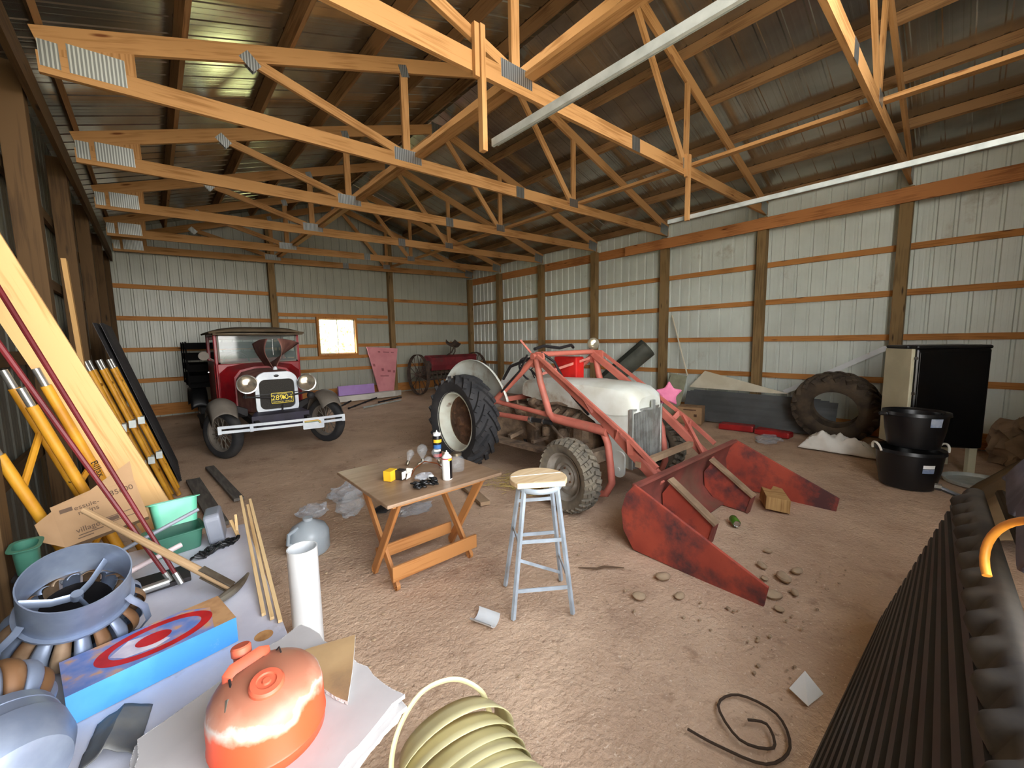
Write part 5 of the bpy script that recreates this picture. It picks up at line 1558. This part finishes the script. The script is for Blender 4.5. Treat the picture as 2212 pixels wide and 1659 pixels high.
# turbine roof vents
M_VENT = mat('galvanised vent', (150, 162, 182), (126, 138, 160), rough=.42, metal=.55, scale=7)
M_FINR = mat('brown fin', (150, 126, 100), (108, 76, 48), rough=.6, metal=.25, scale=7, lo=.38, hi=.58)  # browner tone, used on every other fin
def turbine(loc, axis, label, r=.135, roll=0, s=1.0, dome=False):
    t = thing('turbine_vent', label, 'roof vent', loc, 'turbine roof vents')
    m = M4(loc, axis_to(axis, roll))
    L_ = lambda p: m @ (V(p) * s)
    # local z: 0 crown .. .17 fins .. .28 collar rim
    if dome:
        col = MB().lathe([(q * s, z * s) for q, z in ((.135, .168), (.15, .172), (.15, .20), (.148, .201), (.148, .235), (.150, .236), (.145, .28), (.12, .325), (.07, .35), (.0, .358))], 48, m)
    else:
        col = MB().lathe([(r * s, .170 * s), (r * s, .305 * s), ((r - .004) * s, .305 * s), ((r - .004) * s, .170 * s)], 48, m, closed=True)
        col.lathe([((r + .012) * s, .168 * s), ((r + .012) * s, .176 * s), (r * s, .176 * s), (r * s, .168 * s)], 48, m, closed=True)
    col = col.build('dome' if dome else 'collar', M_VENT, t, smooth=True, angle=30)
    nf = 20
    for k in range(nf):
        a = 2 * PI * k / nf
        fb = MB()
        def ff(u, v, a=a):
            z = .010 + .158 * u
            rr = .112 + .080 * math.sin(PI * (.10 + .78 * u)) - .012 * u
            q = v * 2 - 1
            aa = a + v * (2 * PI / nf) * .86
            rr -= .010 * q * q + .012 * v
            return L_((rr * math.cos(aa), rr * math.sin(aa), z))
        fb.grid(ff, 12, 6)
        fb.build('fin', M_VENT if k % 2 else M_FINR, t, smooth=True, solid=.0012)
    MB().lathe([(0, -.012 * s), (.06 * s, -.008 * s), (.12 * s, .004 * s), (.135 * s, .010 * s), (.12 * s, .016 * s), (0, .0)], 36, m).build('crown', M_VENT, t, smooth=True)
    MB().lathe([(0.0, .012 * s), (.085 * s, .02 * s), (.10 * s, .09 * s), (.09 * s, .16 * s)], 24, m).build('inner_drum', M_DARK, t, smooth=True)
    if not dome:
        sp = MB()
        for k in range(3):
            a = 2 * PI * k / 3 + .4
            sp.tube([L_((0, 0, .20)), L_((.06 * math.cos(a), .06 * math.sin(a), .195)), L_(((r - .003) * math.cos(a), (r - .003) * math.sin(a), .225))], .013 * s, 8, flat=.003 * s)
        sp.lathe([(0, .19 * s), (.016 * s, .19 * s), (.016 * s, .215 * s), (0, .215 * s)], 14, m)
        sp.build('spider', M_VENT, t, smooth=True)
        for k in range(3):
            a = 2 * PI * k / 3 + 1.0
            pts = [L_((q * math.cos(a), q * math.sin(a), z)) for q, z in ((r + .004, .215), (r + .018, .195), (.192, .165), (.206, .10), (.18, .03), (.10, -.012), (.03, -.016))]
            MB().tube(pts, .010 * s, 8, flat=.002 * s).build('outer_brace', M_VENT, t, smooth=True)
    return t
turbine((-.283, 2.00, SZ + .06), (.12, -.46, .88), 'upright galvanized turbine vent standing on the white slab, collar facing up', roll=.4, s=.97)
turbine((-.445, 1.52, SZ + .20), (.45, -.84, -.26), 'domed galvanized turbine vent lying on its side in the near left corner', roll=.2, s=.9, dome=True)
# bent grey flashing
M_FLASH = mat('dull lead flashing', (122, 122, 118), (100, 100, 98), rough=.6, scale=5, metal=.2)
fl2 = MB().grid(lambda a, b: (-.235 + .115 * a + .03 * b, 1.37 + .17 * b - .02 * a, SZ + .006 + .055 * (1 - abs(2 * a - 1)) * (1 - .4 * b) + .01 * noise.noise(V((a * 4, b * 4, 0)))), 14, 10)
one(fl2, 'flashing', M_FLASH, 'bent piece of grey flashing between the blue box and lying vent', 'flashing', smooth=True, solid=.003, angle=25)
# pickaxe
M_HANDLE = wood('worn tool handle', (172, 142, 106), (138, 108, 76), None)
M_STEEL = mat('worn tool steel', (126, 118, 104), (92, 80, 66), rough=.5, metal=.5, scale=9)
pa = thing('pick_hammer', 'pick with a long wooden handle lying across the slab', 'pick', (.05, 2.3, SZ + .05))
h0, h1 = V((-.275, 2.40, .93)), V((.160, 2.0, .585))
MB().tube([h0, h0.lerp(h1, .3), h0.lerp(h1, .7), h1], [.012, .014, .016, .016], 12).build('handle', M_HANDLE, pa, smooth=True)
d = (h1 - h0).normalized()
MB().bar(h0.lerp(h1, .80) + V((0, 0, .017)), h1 + d * .01 + V((0, 0, .017)), .032, .004).bar(h0.lerp(h1, .80) - V((0, 0, .017)), h1 + d * .01 - V((0, 0, .017)), .032, .004).build('strap', M_STEEL, pa)
sd_ = V((-d.y, d.x, 0)).normalized()
hp_ = [h1 + sd_ * q + d * (.02 - 1.6 * q * q) + V((0, 0, .004 - .4 * q * q)) for q in [(-.16 + .265 * k / 14) for k in range(15)]]
MB().tube(hp_, [.004 + .014 * math.sin(PI * (k + .4) / 15) for k in range(15)], 8).build('pick_head', M_STEEL, pa, smooth=True)
# cardboard carton with print
cbx = thing('cardboard_carton', 'open cardboard carton printed with French words on the slab', 'carton', (-.2, 2.62, SZ))
M_PRINT = mat('brown print', (92, 70, 52), rough=.8)
Q0 = V((-.362, 2.56, .735)); qu = V((.965, .10, .17)).normalized(); qv = V((-.06, .42, .90)); qv = (qv - qu * qv.dot(qu)).normalized(); qn = qu.cross(qv).normalized()
CW, CH, CD = .28, .19, .10
c8 = [Q0 + qu * (a * CW) + qv * (b_ * CH) - qn * (c * CD) for c in (0, 1) for a, b_ in ((0, 0), (1, 0), (1, 1), (0, 1))]
MB().add(c8, [[0, 1, 2, 3], [1, 5, 6, 2], [4, 0, 3, 7], [5, 4, 7, 6], [4, 5, 1, 0]]).build('carton_body', M_CARD, cbx, solid=.004)
MB().add([Q0 + qv * CH - qn * .001, Q0 + qv * CH + qu * CW * .45 + V((0, 0, .02)), Q0 + qv * (CH + .07) + qu * CW * 1.02 + V((0, .0, .03)), Q0 + qu * CW + qv * CH], [[0, 3, 2, 1]]).build('top_flap', M_CARD, cbx, solid=.004)
MB().add([Q0 + V((0, 0, .0)), Q0 + qv * CH * .9, Q0 + qv * CH * .75 - qu * .055 + V((0, -.02, 0)), Q0 + qv * .06 - qu * .05 + V((0, -.02, 0))], [[0, 1, 2, 3]]).build('side_flap', M_CARD, cbx, solid=.004)
RQ = Matrix((qu, qv, qn)).transposed()
def onbox(u, v): return M4(Q0 + qu * u + qv * v + qn * .0035, RQ)
text('essuie-', 'carton_lettering', M_PRINT, onbox(.105, .150), .030, cbx)
text('mains', 'carton_lettering', M_PRINT, onbox(.105, .124), .030, cbx)
text('village', 'carton_lettering', M_PRINT, onbox(.085, .050), .032, cbx)
text('385600', 'carton_lettering', M_PRINT, onbox(.218, .163), .034, cbx)
for u, v, w_, hh in ((.04, .155, .04, .018), (.19, .062, .12, .003), (.19, .036, .12, .003), (.252, .049, .003, .026), (.13, .049, .003, .026), (.165, .049, .045, .018), (.09, .028, .08, .004), (.07, .016, .05, .004)):
    c = Q0 + qu * u + qv * v + qn * .004
    MB().add([c - qu * w_ / 2 - qv * hh / 2, c + qu * w_ / 2 - qv * hh / 2, c + qu * w_ / 2 + qv * hh / 2, c - qu * w_ / 2 + qv * hh / 2], [[0, 1, 2, 3]]).build('printed_line', M_PRINT, cbx)
# teal trays and bins behind
M_TEAL = mat('teal plastic', (110, 196, 164), (96, 178, 148), rough=.45, scale=4)
M_TEALD = mat('dark teal plastic', (66, 122, 100), (56, 104, 86), rough=.5, scale=4)
def tray(c, sx, sy, h, rz, m_, label, tilt=0, nm='plastic_tray'):
    R_ = rot('Z', rz) @ rot('X', tilt)
    o = [(x, y) for x, y in rrect(sx, sy, .03)]
    mb = MB()
    C_ = V(c)
    ring = lambda f, z, ex=0: [C_ + R_ @ V((x * f + (ex if x > 0 else -ex), y * f + (ex if y > 0 else -ex), z)) for x, y in o]
    mb.loft([ring(.86, .003), ring(.88, 0), ring(1.0, h), ring(1.0, h, .012), ring(1.0, h + .004, .012), ring(.98, h + .004), ring(.86, .006)])
    return one(mb, nm, m_, label, 'tray', 'teal trays on the slab', smooth=True, angle=30)
tray((.0, 2.67, SZ + .002), .22, .16, .10, .12, M_TEALD, 'teal plastic tray standing on the slab, lower of the two right of the carton')
tray((.012, 2.69, SZ + .128), .19, .14, .12, .1, M_TEAL, 'bright teal plastic tray on top of the lower one, right of the carton', -.25)
tray((-.45, 2.46, SZ + .16), .07, .09, .11, .0, M_TEALD, 'small dark teal tray at the left of the carton by the wall', .1)
tray((-.445, 2.46, SZ + .002), .07, .14, .15, 0, M_DARK, 'dark plastic tray under the small teal one by the wall', 0)
M_GREYP = mat('grey plastic', (132, 136, 146), (114, 118, 128), rough=.4, scale=4)
gt = MB().prism(rrect(.16, .17, .03), .07, M4((.135, 2.64, SZ + .088), rot('Z', -.15) @ rot('Y', PI / 2 - .12)))
one(gt, 'grey_case', M_GREYP, 'grey plastic case standing on end beside the teal trays', 'case', bevel=.01)
# rods and tubes lying behind the vent
M_WTIP = mat('pinkish white handle', (214, 196, 196), (196, 176, 176), rough=.5)
rods = [((-.36, 2.36, .66), (.10, 2.50, .79), .009, M_GREYP, 'grey rod slanting up to the right in front of the carton'), ((-.33, 2.29, .60), (.02, 2.43, .66), .012, M_WTIP, 'pinkish white handled rod in front of the carton'), ((-.40, 2.38, .59), (-.14, 2.42, .61), .013, M_BLACK, 'black rod with shiny end lying behind the upright vent'), ((-.15, 2.215, .590), (-.035, 2.23, .59), .016, M_PIN, 'short chrome tube right of the upright vent')]
for a, b_, r, m_, lab in rods:
    one(MB().tube([a, b_], r, 10), 'rod', m_, lab, 'rod', 'rods behind the vent', smooth=True)
one(MB().bb((-.40, 2.25, SZ + .002), (.04, 2.40, SZ + .022)), 'flat_box', M_DARK, 'dark flat box under the rods behind the upright vent', 'box', bevel=.004)
bk2 = MB()
rb2 = random.Random(5)
for k in range(9):
    x, y = .08 + .019 * k, 2.46 + .012 * k
    bk2.tube([(x + .03 * math.cos(t) , y + .022 * math.sin(t), SZ + .010 + .008 * math.sin(2 * t + k) + .01 * rb2.random()) for t in [2 * PI * j / 12 for j in range(12)]], .006, 6, closed=True)
one(bk2, 'black_chain', M_BLACK, 'tangle of black chain near the far edge of the slab', 'chain', smooth=True)
# cream strip coiled on the floor
M_STRIP = mat('cream vinyl strip', (206, 196, 148), (192, 182, 132), rough=.4, scale=4)
ax0, ax1 = V((.68, 1.12, .18)), V((.60, .70, .18))
axd = (ax1 - ax0).normalized()
e1 = axd.cross(V((0, 0, 1))).normalized(); e2 = e1.cross(axd)
cs = MB()
N_ = 9 * 40
def ribbon(t, w):
    a = 2 * PI * t * 9
    rr = .175 + .012 * math.sin(a * .21 + 1) + .008 * math.sin(a * 1.3)
    c = ax0.lerp(ax1, t) + e1 * (rr * 1.05 * math.cos(a)) + e2 * (rr * math.sin(a)) + axd * (.05 * math.sin(a))
    return c + (axd * .9 + (e1 * math.cos(a) + e2 * math.sin(a)) * .30) * (w * .050)
cs.grid(lambda a, b: ribbon(a, 2 * b - 1), N_, 3)
for k, p in enumerate(cs.v):
    if p[2] < .004: cs.v[k] = (p[0], p[1], .004)
lp_ = [(.47, .98, .02), (.445, 1.10, .20), (.49, 1.17, .30), (.59, 1.18, .39), (.70, 1.14, .405), (.77, 1.08, .36), (.81, 1.08, .25), (.82, 1.06, .16)]
lq = []
for i in range(len(lp_) - 1):
    for j in range(6):
        t = j / 6
        p0, p1, p2, p3 = [V(lp_[max(0, min(len(lp_) - 1, i + q))]) for q in (-1, 0, 1, 2)]
        lq.append(.5 * ((2 * p1) + (p2 - p0) * t + (2 * p0 - 5 * p1 + 4 * p2 - p3) * t * t + (3 * p1 - p0 - 3 * p2 + p3) * t ** 3))
cs.tube(lq, .003, 8, flat=.008)
one(cs, 'coiled_strip', M_STRIP, 'loose coil of cream vinyl strip on the floor beside the drywall stack', 'coil', smooth=True, solid=.003)
# ------------------------------------------------------------------ along the right wall
M_OLDT = mat('old brown tyre', (84, 70, 54), (60, 50, 40), rough=.95, scale=6, bump=.3)
tc_ = V((7.50, 1.28, .525))
td = V((.97, 0, .27)).normalized()
m = M4(tc_, axis_to(td))
ty = MB()
R, W_, ri = .53, .28, .285
ty.lathe([(ri, -W_ * .40), (ri + .05, -W_ * .5), (R - .1, -W_ * .5), (R - .03, -W_ * .36), (R - .022, 0), (R - .03, W_ * .36), (R - .1, W_ * .5), (ri + .05, W_ * .5), (ri, W_ * .40), (ri + .02, W_ * .3), (R - .06, W_ * .3), (R - .06, -W_ * .3), (ri + .02, -W_ * .3), (ri, -W_ * .40)], 48, m)
tread(ty, R - .02, W_, m, 22, .03, .40, .045)
one(ty, 'tire_casing', M_OLDT, 'big bald brown tractor tire leaning on the white right wall', 'tire', smooth=True, angle=35)
M_WBOARD = mat('cream painted board', (222, 214, 190), (208, 198, 172), rough=.6, scale=3)
lean_sheet([(8.09, 3.74, .60), (8.15, 3.47, .93), (8.10, 2.02, .60), (8.09, 2.3, .59), (8.09, 3.70, .59)], .02, (1, 0, -.1), 'white_board', M_WBOARD, 'cream board cut to a long point, lying on top of grey sheets', 'board')
one(MB().bar((8.13, 2.1, .62), (8.22, .84, 1.39), .03, .075), 'trim_strip', M_PVC, 'long white trim strip slanting up behind the tire', 'trim strip')
one(MB().tube([(8.05, 3.77, .83), (8.27, 4.24, 2.06)], .014, 7), 'wood_stick', M_WBOARD, 'thin pale stick leaning up against the white right wall', 'stick')
M_SHEET = mat('grey steel sheet', (96, 98, 98), (82, 84, 84), rough=.55, scale=2, metal=.2)
for i in range(3):
    mb = MB()
    clad(mb, (7.80 + .035 * i, 1.3 + .1 * i, 0), (0, 1, 0), (-1, 0, 0), 2.4 + .05 * i, 0, .50, .2, .05, .02)
    for k, p in enumerate(mb.v):                              # lean the sheet back to the wall, ribs lengthwise
        mb.v[k] = (p[0] + p[2] * .30, p[1], p[2])
    rr_ = MB()
    prof = []
    for k in range(13):
        t = k / 12
        prof.append((7.76 + .04 * i + .19 * t - (.012 if k % 3 == 1 else 0), .01 + (.52 + .015 * i) * t))
    y0, y1 = 1.32 + .12 * i, 3.72 - .05 * i
    rr_.add([(x, y0, z) for x, z in prof] + [(x, y1, z) for x, z in prof], [[k, k + 1, 14 + k, 13 + k] for k in range(12)])
    one(rr_, 'steel_sheet', M_SHEET, ['ribbed grey steel sheet on edge, outermost against the dirt floor', 'ribbed grey steel sheet on edge, middle of the three', 'ribbed grey steel sheet on edge, innermost against the wall'][i], 'sheet', 'grey sheets along the right wall', solid=.003)
M_BROWN = mat('brown sheet metal', (84, 72, 64), (66, 56, 50), rough=.5, metal=.2, scale=4)
one(MB().grid(lambda a, b: (7.45 + .22 * b, 4.05 - .22 * math.sin(a * 1.7) + .1 * b, .10 + .68 * math.sin(min(1, a * 1.15) * PI / 2) + .08 * a), 14, 6), 'curved_panel', M_BROWN, 'curved dark brown metal panel standing at the end of the grey sheets', 'metal panel', smooth=True, solid=.006)
M_GREENISH = mat('dusty pale sheet', (158, 158, 132), (138, 138, 114), rough=.7, scale=4)
lean_sheet([(7.72, 4.15, .0), (8.05, 4.15, .86), (8.05, 3.78, .82), (7.72, 3.80, .0)], .01, (1, 0, -.4), 'pale_sheet', M_GREENISH, 'dusty pale sheet propped behind the curved brown panel', 'sheet')
M_DUCT = mat('olive grey duct', (90, 92, 82), (74, 76, 68), rough=.55, scale=3)
a, b_ = V((7.62, 5.52, .55)), V((7.98, 4.62, 1.40))
dm = M4(a, axis_to(b_ - a, 2.4))
L_ = (b_ - a).length
one(MB().lathe([(.20, 0), (.215, 0), (.215, L_), (.20, L_)], 26, dm, closed=True, a0=.2, a1=2 * PI - .9).tube([a - (b_ - a).normalized() * .62 + V((0, 0, 0)), a + V((0, 0, .0))], .0), 'duct', M_DUCT, 'olive grey length of duct slanting up against the right wall post', 'duct', smooth=True, angle=35)
cb = thing('cardboard_box', 'brown cardboard box on the dirt in front of the grey sheets', 'box', (7.5, 3.42, 0))
R_ = rot('Z', .25)
MB().box((7.5, 3.42, .155), (.34, .42, .31), R_).build('box_body', M_CARD, cb, bevel=.004)
pmx = MB().box(V((7.5, 3.42, .20)) + R_ @ V((-.172, 0, .06)), (.002, .22, .02), R_).box(V((7.5, 3.42, .16)) + R_ @ V((-.172, -.1, 0)), (.002, .05, .05), R_).box(V((7.5, 3.42, .312)) + R_ @ V((0, 0, 0)), (.03, .2, .002), R_)
pmx.build('printed_mark', M_RUST, cb)
M_REDP = mat('red plastic part', (176, 34, 34), (140, 26, 28), rough=.4, scale=3)
one(MB().box((7.40, 2.58, .05), (.22, .52, .10), rot('Z', .1)).jit(.02, 5), 'red_box_part', M_REDP, 'red painted part lying on the dirt, left of the pair by the tire', 'red part', 'red parts on the dirt', bevel=.02)
one(MB().box((7.36, 2.02, .045), (.2, .50, .09), rot('Z', -.06)).jit(.02, 5, 4), 'red_box_part', M_REDP, 'red painted part lying on the dirt, nearer the leaning tire', 'red part', 'red parts on the dirt', bevel=.02)
M_PINKR = mat('pink rag', (212, 120, 150), (196, 102, 134), rough=.85)
st_ = []
for k in range(10):
    r = .155 if k % 2 == 0 else .085
    st_.append((r * math.cos(k * PI / 5 + .3) * (1.0 if k != 2 else 1.2), r * math.sin(k * PI / 5 + .3)))
pk = MB().prism(st_, .05, M4((4.33, 2.24, .965), Matrix(((.6, 0, -.8), (-.8, 0, -.6), (0, 1, 0)))))
one(pk.jit(.015, 9), 'pink_rag', M_PINKR, 'pink star shaped rag hanging on the far loader arm', 'rag', bevel=.02, smooth=True, angle=50)
M_CLOTH = mat('white cloth', (232, 228, 218), (218, 212, 200), rough=.9, scale=4)
def cl_(a, b):
    x, y = 6.78 + .36 * a, .70 + .84 * b
    n_ = noise.noise(V((a * 2.4, b * 5, 2))) * .5 + noise.noise(V((a * 5, b * 11, 5))) * .25
    e_ = min(1, 4 * a, 4 * (1 - a), 5 * b, 5 * (1 - b))
    return (x + .05 * n_, y + .05 * noise.noise(V((a * 4, b * 4, 9))), .012 + max(0, e_ * (.09 + .26 * abs(n_) + .12 * b)))
one(MB().grid(cl_, 22, 36), 'crumpled_cloth', M_CLOTH, 'crumpled white cloth on the dirt left of the black tubs', 'cloth', smooth=True, solid=.004, angle=60)
# black tubs
M_TUB = mat('black plastic tub', (18, 18, 20), (24, 24, 26), rough=.35, scale=4)
M_ROPE = mat('white rope', (220, 214, 200), rough=.8)
def tub(x, y, z, r0, r1, h, label, rope, stickers):
    t = thing('plastic_tub', label, 'tub', (x, y, z), 'black plastic tubs')
    MB().lathe([(0, .012), (r0 - .02, .012), (r1 - .012, h - .02), (r1 + .012, h - .004), (r1 + .016, h + .004), (r1 + .022, h - .03), (r1 + .004, h - .035), (r0 + (r1 - r0) * .5 + .012, h * .5), (r0 + .003, .01), (r0 - .01, 0), (0, 0)], 40, M4((x, y, z))).build('tub_body', M_TUB, t, smooth=True, angle=30)
    for a in (2.2, -.95) if rope else (2.15, -.9):
        c = V((x + (r1 + .03) * math.cos(a), y + (r1 + .03) * math.sin(a), z + h - .02))
        s_ = V((-math.sin(a), math.cos(a), 0))
        hp_ = [c + s_ * (.07 * math.cos(q)) + V((0, 0, .075 * math.sin(q))) + V((math.cos(a), math.sin(a), 0)) * .02 * math.sin(q) for q in [PI * k / 10 for k in range(11)]]
        if rope: MB().tube(hp_, .011, 8).build('rope_handle', M_ROPE, t, smooth=True)
        else: MB().box(c + V((0, 0, -.01)), (.08, .08, .04)).build('tub_handle', M_TUB, t, bevel=.015)
    for a, zz, w_, hh, mm_ in stickers:
        rr_ = r0 + (r1 - r0) * (zz / h) + .014
        MB().lathe([(rr_, zz - hh / 2), (rr_ + (r1 - r0) * hh / h, zz + hh / 2)], 6, M4((x, y, z)), a0=a - w_ / 2 / rr_, a1=a + w_ / 2 / rr_).build('sticker', mm_, t, smooth=True)
M_STKB = mat('blue sticker', (120, 136, 164), (176, 182, 190), rough=.5, scale=12)
tub(5.87, .36, 0, .215, .262, .40, 'wide black tub with white rope handles on the dirt, lower of the stacked two', True, [(-1.9 - PI * 0 + .0 + 5.72, .27, .10, .035, M_CANW), (3.82, .225, .10, .045, M_STKB)])
tub(5.90, .34, .42, .20, .245, .37, 'upper black tub stacked in the rope handled one', False, [(3.86, .29, .10, .085, M_STKB)])
# black and cream cabinet turned a corner toward the camera
M_CREAMC = mat('cream metal', (204, 198, 168), (192, 186, 156), rough=.45, scale=3)
M_GLOSSK = mat('glossy black', (10, 10, 11), rough=.25)
cab_ = thing('metal_cabinet', 'tall black cabinet with cream side on white legs behind the tubs', 'cabinet', (6.75, .28, 0))
C0 = V((6.42, .42, 0))
ua, ub = V((.82, .57, 0)), V((.57, -.82, 0))
def cabbox(a0, a1, b0, b1, z0, z1):
    mb = MB()
    vs = [C0 + ua * a + ub * b2 + V((0, 0, z)) for z in (z0, z1) for a, b2 in ((a0, b0), (a1, b0), (a1, b1), (a0, b1))]
    return mb.add(vs, [[0, 1, 2, 3], [7, 6, 5, 4], [4, 5, 1, 0], [5, 6, 2, 1], [6, 7, 3, 2], [7, 4, 0, 3]])
cabbox(0.02, .48, -.015, .02, .28, 1.42).build('side_panel', M_CREAMC, cab_, bevel=.008)
cabbox(-.0, .46, .02, .70, .30, 1.42).build('cabinet_body', M_GLOSSK, cab_, bevel=.02)
cabbox(.10, .47, -.02, .71, 1.415, 1.46).build('cabinet_top', M_BLACK, cab_, bevel=.02)
cabbox(-.004, .10, .015, .71, 1.415, 1.46).build('top_edge', M_BLACK, cab_, bevel=.02)
cabbox(-.006, .0, .05, .66, .34, 1.38).build('door', M_GLOSSK, cab_, bevel=.003)
for z in (.5, .9, 1.3):
    cabbox(-.012, .004, .0, .03, z, z + .03).build('hinge', M_CHROME, cab_)
for a, b2 in ((.02, .04), (.40, .04), (.02, .60), (.40, .60)):
    cabbox(a, a + .05, b2, b2 + .07, 0, .30).build('leg', M_CREAMC, cab_)
one(MB().lathe([(0, .012), (.25, .012), (.27, .04), (.28, .045), (.28, .038), (.26, 0), (0, 0)], 32, M4((6.42, -.15, .0))), 'pan_lid', M_GALV, 'round grey metal lid lying on the dirt right of the tubs', 'lid', smooth=True)
M_SACK = mat('brown sack', (150, 122, 92), (124, 100, 76), rough=.9, scale=4)
one(crumple((7.6, -.42, 0), (.28, .22, .27), 21, 20), 'sack', M_SACK, 'slumped brown sack behind the black cabinet', 'sack', smooth=True)
M_TARP = mat('tan tarp', (142, 118, 84), (118, 98, 70), rough=.9, scale=3)
def tp(a, b):
    x, y = 4.5 + 1.55 * a, -1.05 + .98 * b
    h = 1.15 * (1 - b) ** .75 * min(1, 3.2 * a + .3) * (1 - .25 * a) + .05 * noise.noise(V((a * 5, b * 5, 1)))
    return (x, y, max(.012, h))
one(MB().grid(tp, 20, 16), 'tarp', M_TARP, 'tan tarp draped over a heap in the near right corner', 'tarp', smooth=True, solid=.006)
# black bed liner leaning on its side
M_LINER = mat('black ribbed plastic', (32, 32, 33), (40, 39, 38), rough=.5, scale=3, c3=(58, 52, 44), s3=2, t3=(.55, .8))
M_LRIM = mat('dusty liner rim', (78, 70, 58), (58, 52, 44), rough=.85, scale=5, c3=(46, 42, 38), s3=3, t3=(.5, .7))
ln = thing('bed_liner', 'black ribbed truck bed liner standing on edge in the near right corner', 'bed liner', (1.9, .1, 0))
LX0, LX1 = .75, 2.92
def lnp(x, t):                                             # t 0 floor .. 1 rim
    yb, yt = .30 - .045 * (x - 1.2), -.135 + .058 * (x - 1.1)
    return V((x, yb + (yt - yb) * t, .005 + .83 * t))
nm = V((0, .95, .27)).normalized()
prof = []
nr = 15
for k in range(nr):
    t0, t1 = k / nr, (k + 1) / nr
    prof += [(t0, 0), (t0 + .12 / nr, .014), (t0 + .52 / nr, .014), (t0 + .64 / nr, 0)]
prof.append((.999, 0))
prof = [(t * .93, d) for t, d in prof]
pn = MB()
nx = 16
vs_ = []
for i in range(nx + 1):
    x = LX0 + (LX1 - LX0) * i / nx
    vs_ += [lnp(x, t) + nm * d for t, d in prof]
np_ = len(prof)
pn.add(vs_, [[i * np_ + k, (i + 1) * np_ + k, (i + 1) * np_ + k + 1, i * np_ + k + 1] for i in range(nx) for k in range(np_ - 1)])
pn.build('ribbed_floor', M_LINER, ln, solid=.006)
rim = MB()
def rimf(a, b):
    x = LX0 + (LX1 - LX0) * a
    sc_ = max(0, math.sin(a * 2 * PI * 15)) ** .7
    base = lnp(x, .90)
    if b < .5:
        q = b / .5
        return base + V((0, -.03 * q, .085 * q)) + nm * (.038 * sc_ * math.sin(q * PI) + .004)
    q = (b - .5) / .5
    return base + V((0, -.03 - .05 * q, .085 + .010 * math.sin(q * PI)))
rim.grid(rimf, 260, 10)
rim.build('scalloped_side', M_LRIM, ln, smooth=True, solid=.006, angle=60)
MB().tube([lnp(LX0 + (LX1 - LX0) * k / 10, .90) + V((0, -.135, .09)) for k in range(11)], .02, 8).build('outer_rail', M_LRIM, ln, smooth=True)
MB().tube([lnp(2.86, .9) + V((0, -.0, .06)), lnp(2.86, .9) + V((-.02, .07, .09))], .012, 8).lathe([(0, -.012), (.018, -.012), (.018, .012), (0, .012)], 8, M4(lnp(2.86, .9) + V((-.02, .07, .09)), rot('X', PI / 2))).build('bolt', M_CHROME, ln, smooth=True)
M_ORANGE = mat('orange hose', (244, 160, 60), (232, 144, 46), rough=.4)
oc = V((1.70, -.155, .965))
op = [oc + V((.16 * math.cos(a), -.03 * math.sin(a) + .08 * math.cos(a), .13 * math.sin(a))) for a in [PI * (-.25 + 1.3 * k / 22) for k in range(23)]]
one(MB().tube(op, .011, 10), 'orange_hose', M_ORANGE, 'loop of bright orange hose over the rim of the black bed liner', 'hose', smooth=True)
M_DENIM = mat('blue grey cloth', (112, 112, 128), (88, 88, 104), rough=.95, scale=6)
def jk(a, b):
    x, y = 1.75 + 1.2 * a, -.52 + .38 * b
    h = .99 + .15 * math.sin(b * PI) * math.sin(a * PI) ** .5 + .05 * noise.noise(V((a * 5, b * 3, 3))) + .03 * math.sin(a * 14 + b * 3)
    return (x, y, h - .75 * max(0, .12 - b) - .5 * max(0, b - .9))
one(MB().grid(jk, 30, 16), 'jacket', M_DENIM, 'blue grey jacket bundled behind the rim of the bed liner', 'jacket', smooth=True, solid=.012)
one(MB().bb((1.35, -.66, 0), (2.8, -.28, .74)), 'storage_bin', M_DARK, 'dark bin hidden behind the bed liner, under the jacket', 'bin', bevel=.02)
one(MB().add([(1.98, .36, .012), (2.10, .33, .014), (2.14, .41, .05), (2.02, .44, .016)], [[0, 1, 2, 3]]), 'paper_scrap', M_CANW, 'torn white paper scrap at the foot of the bed liner', 'paper', solid=.002)
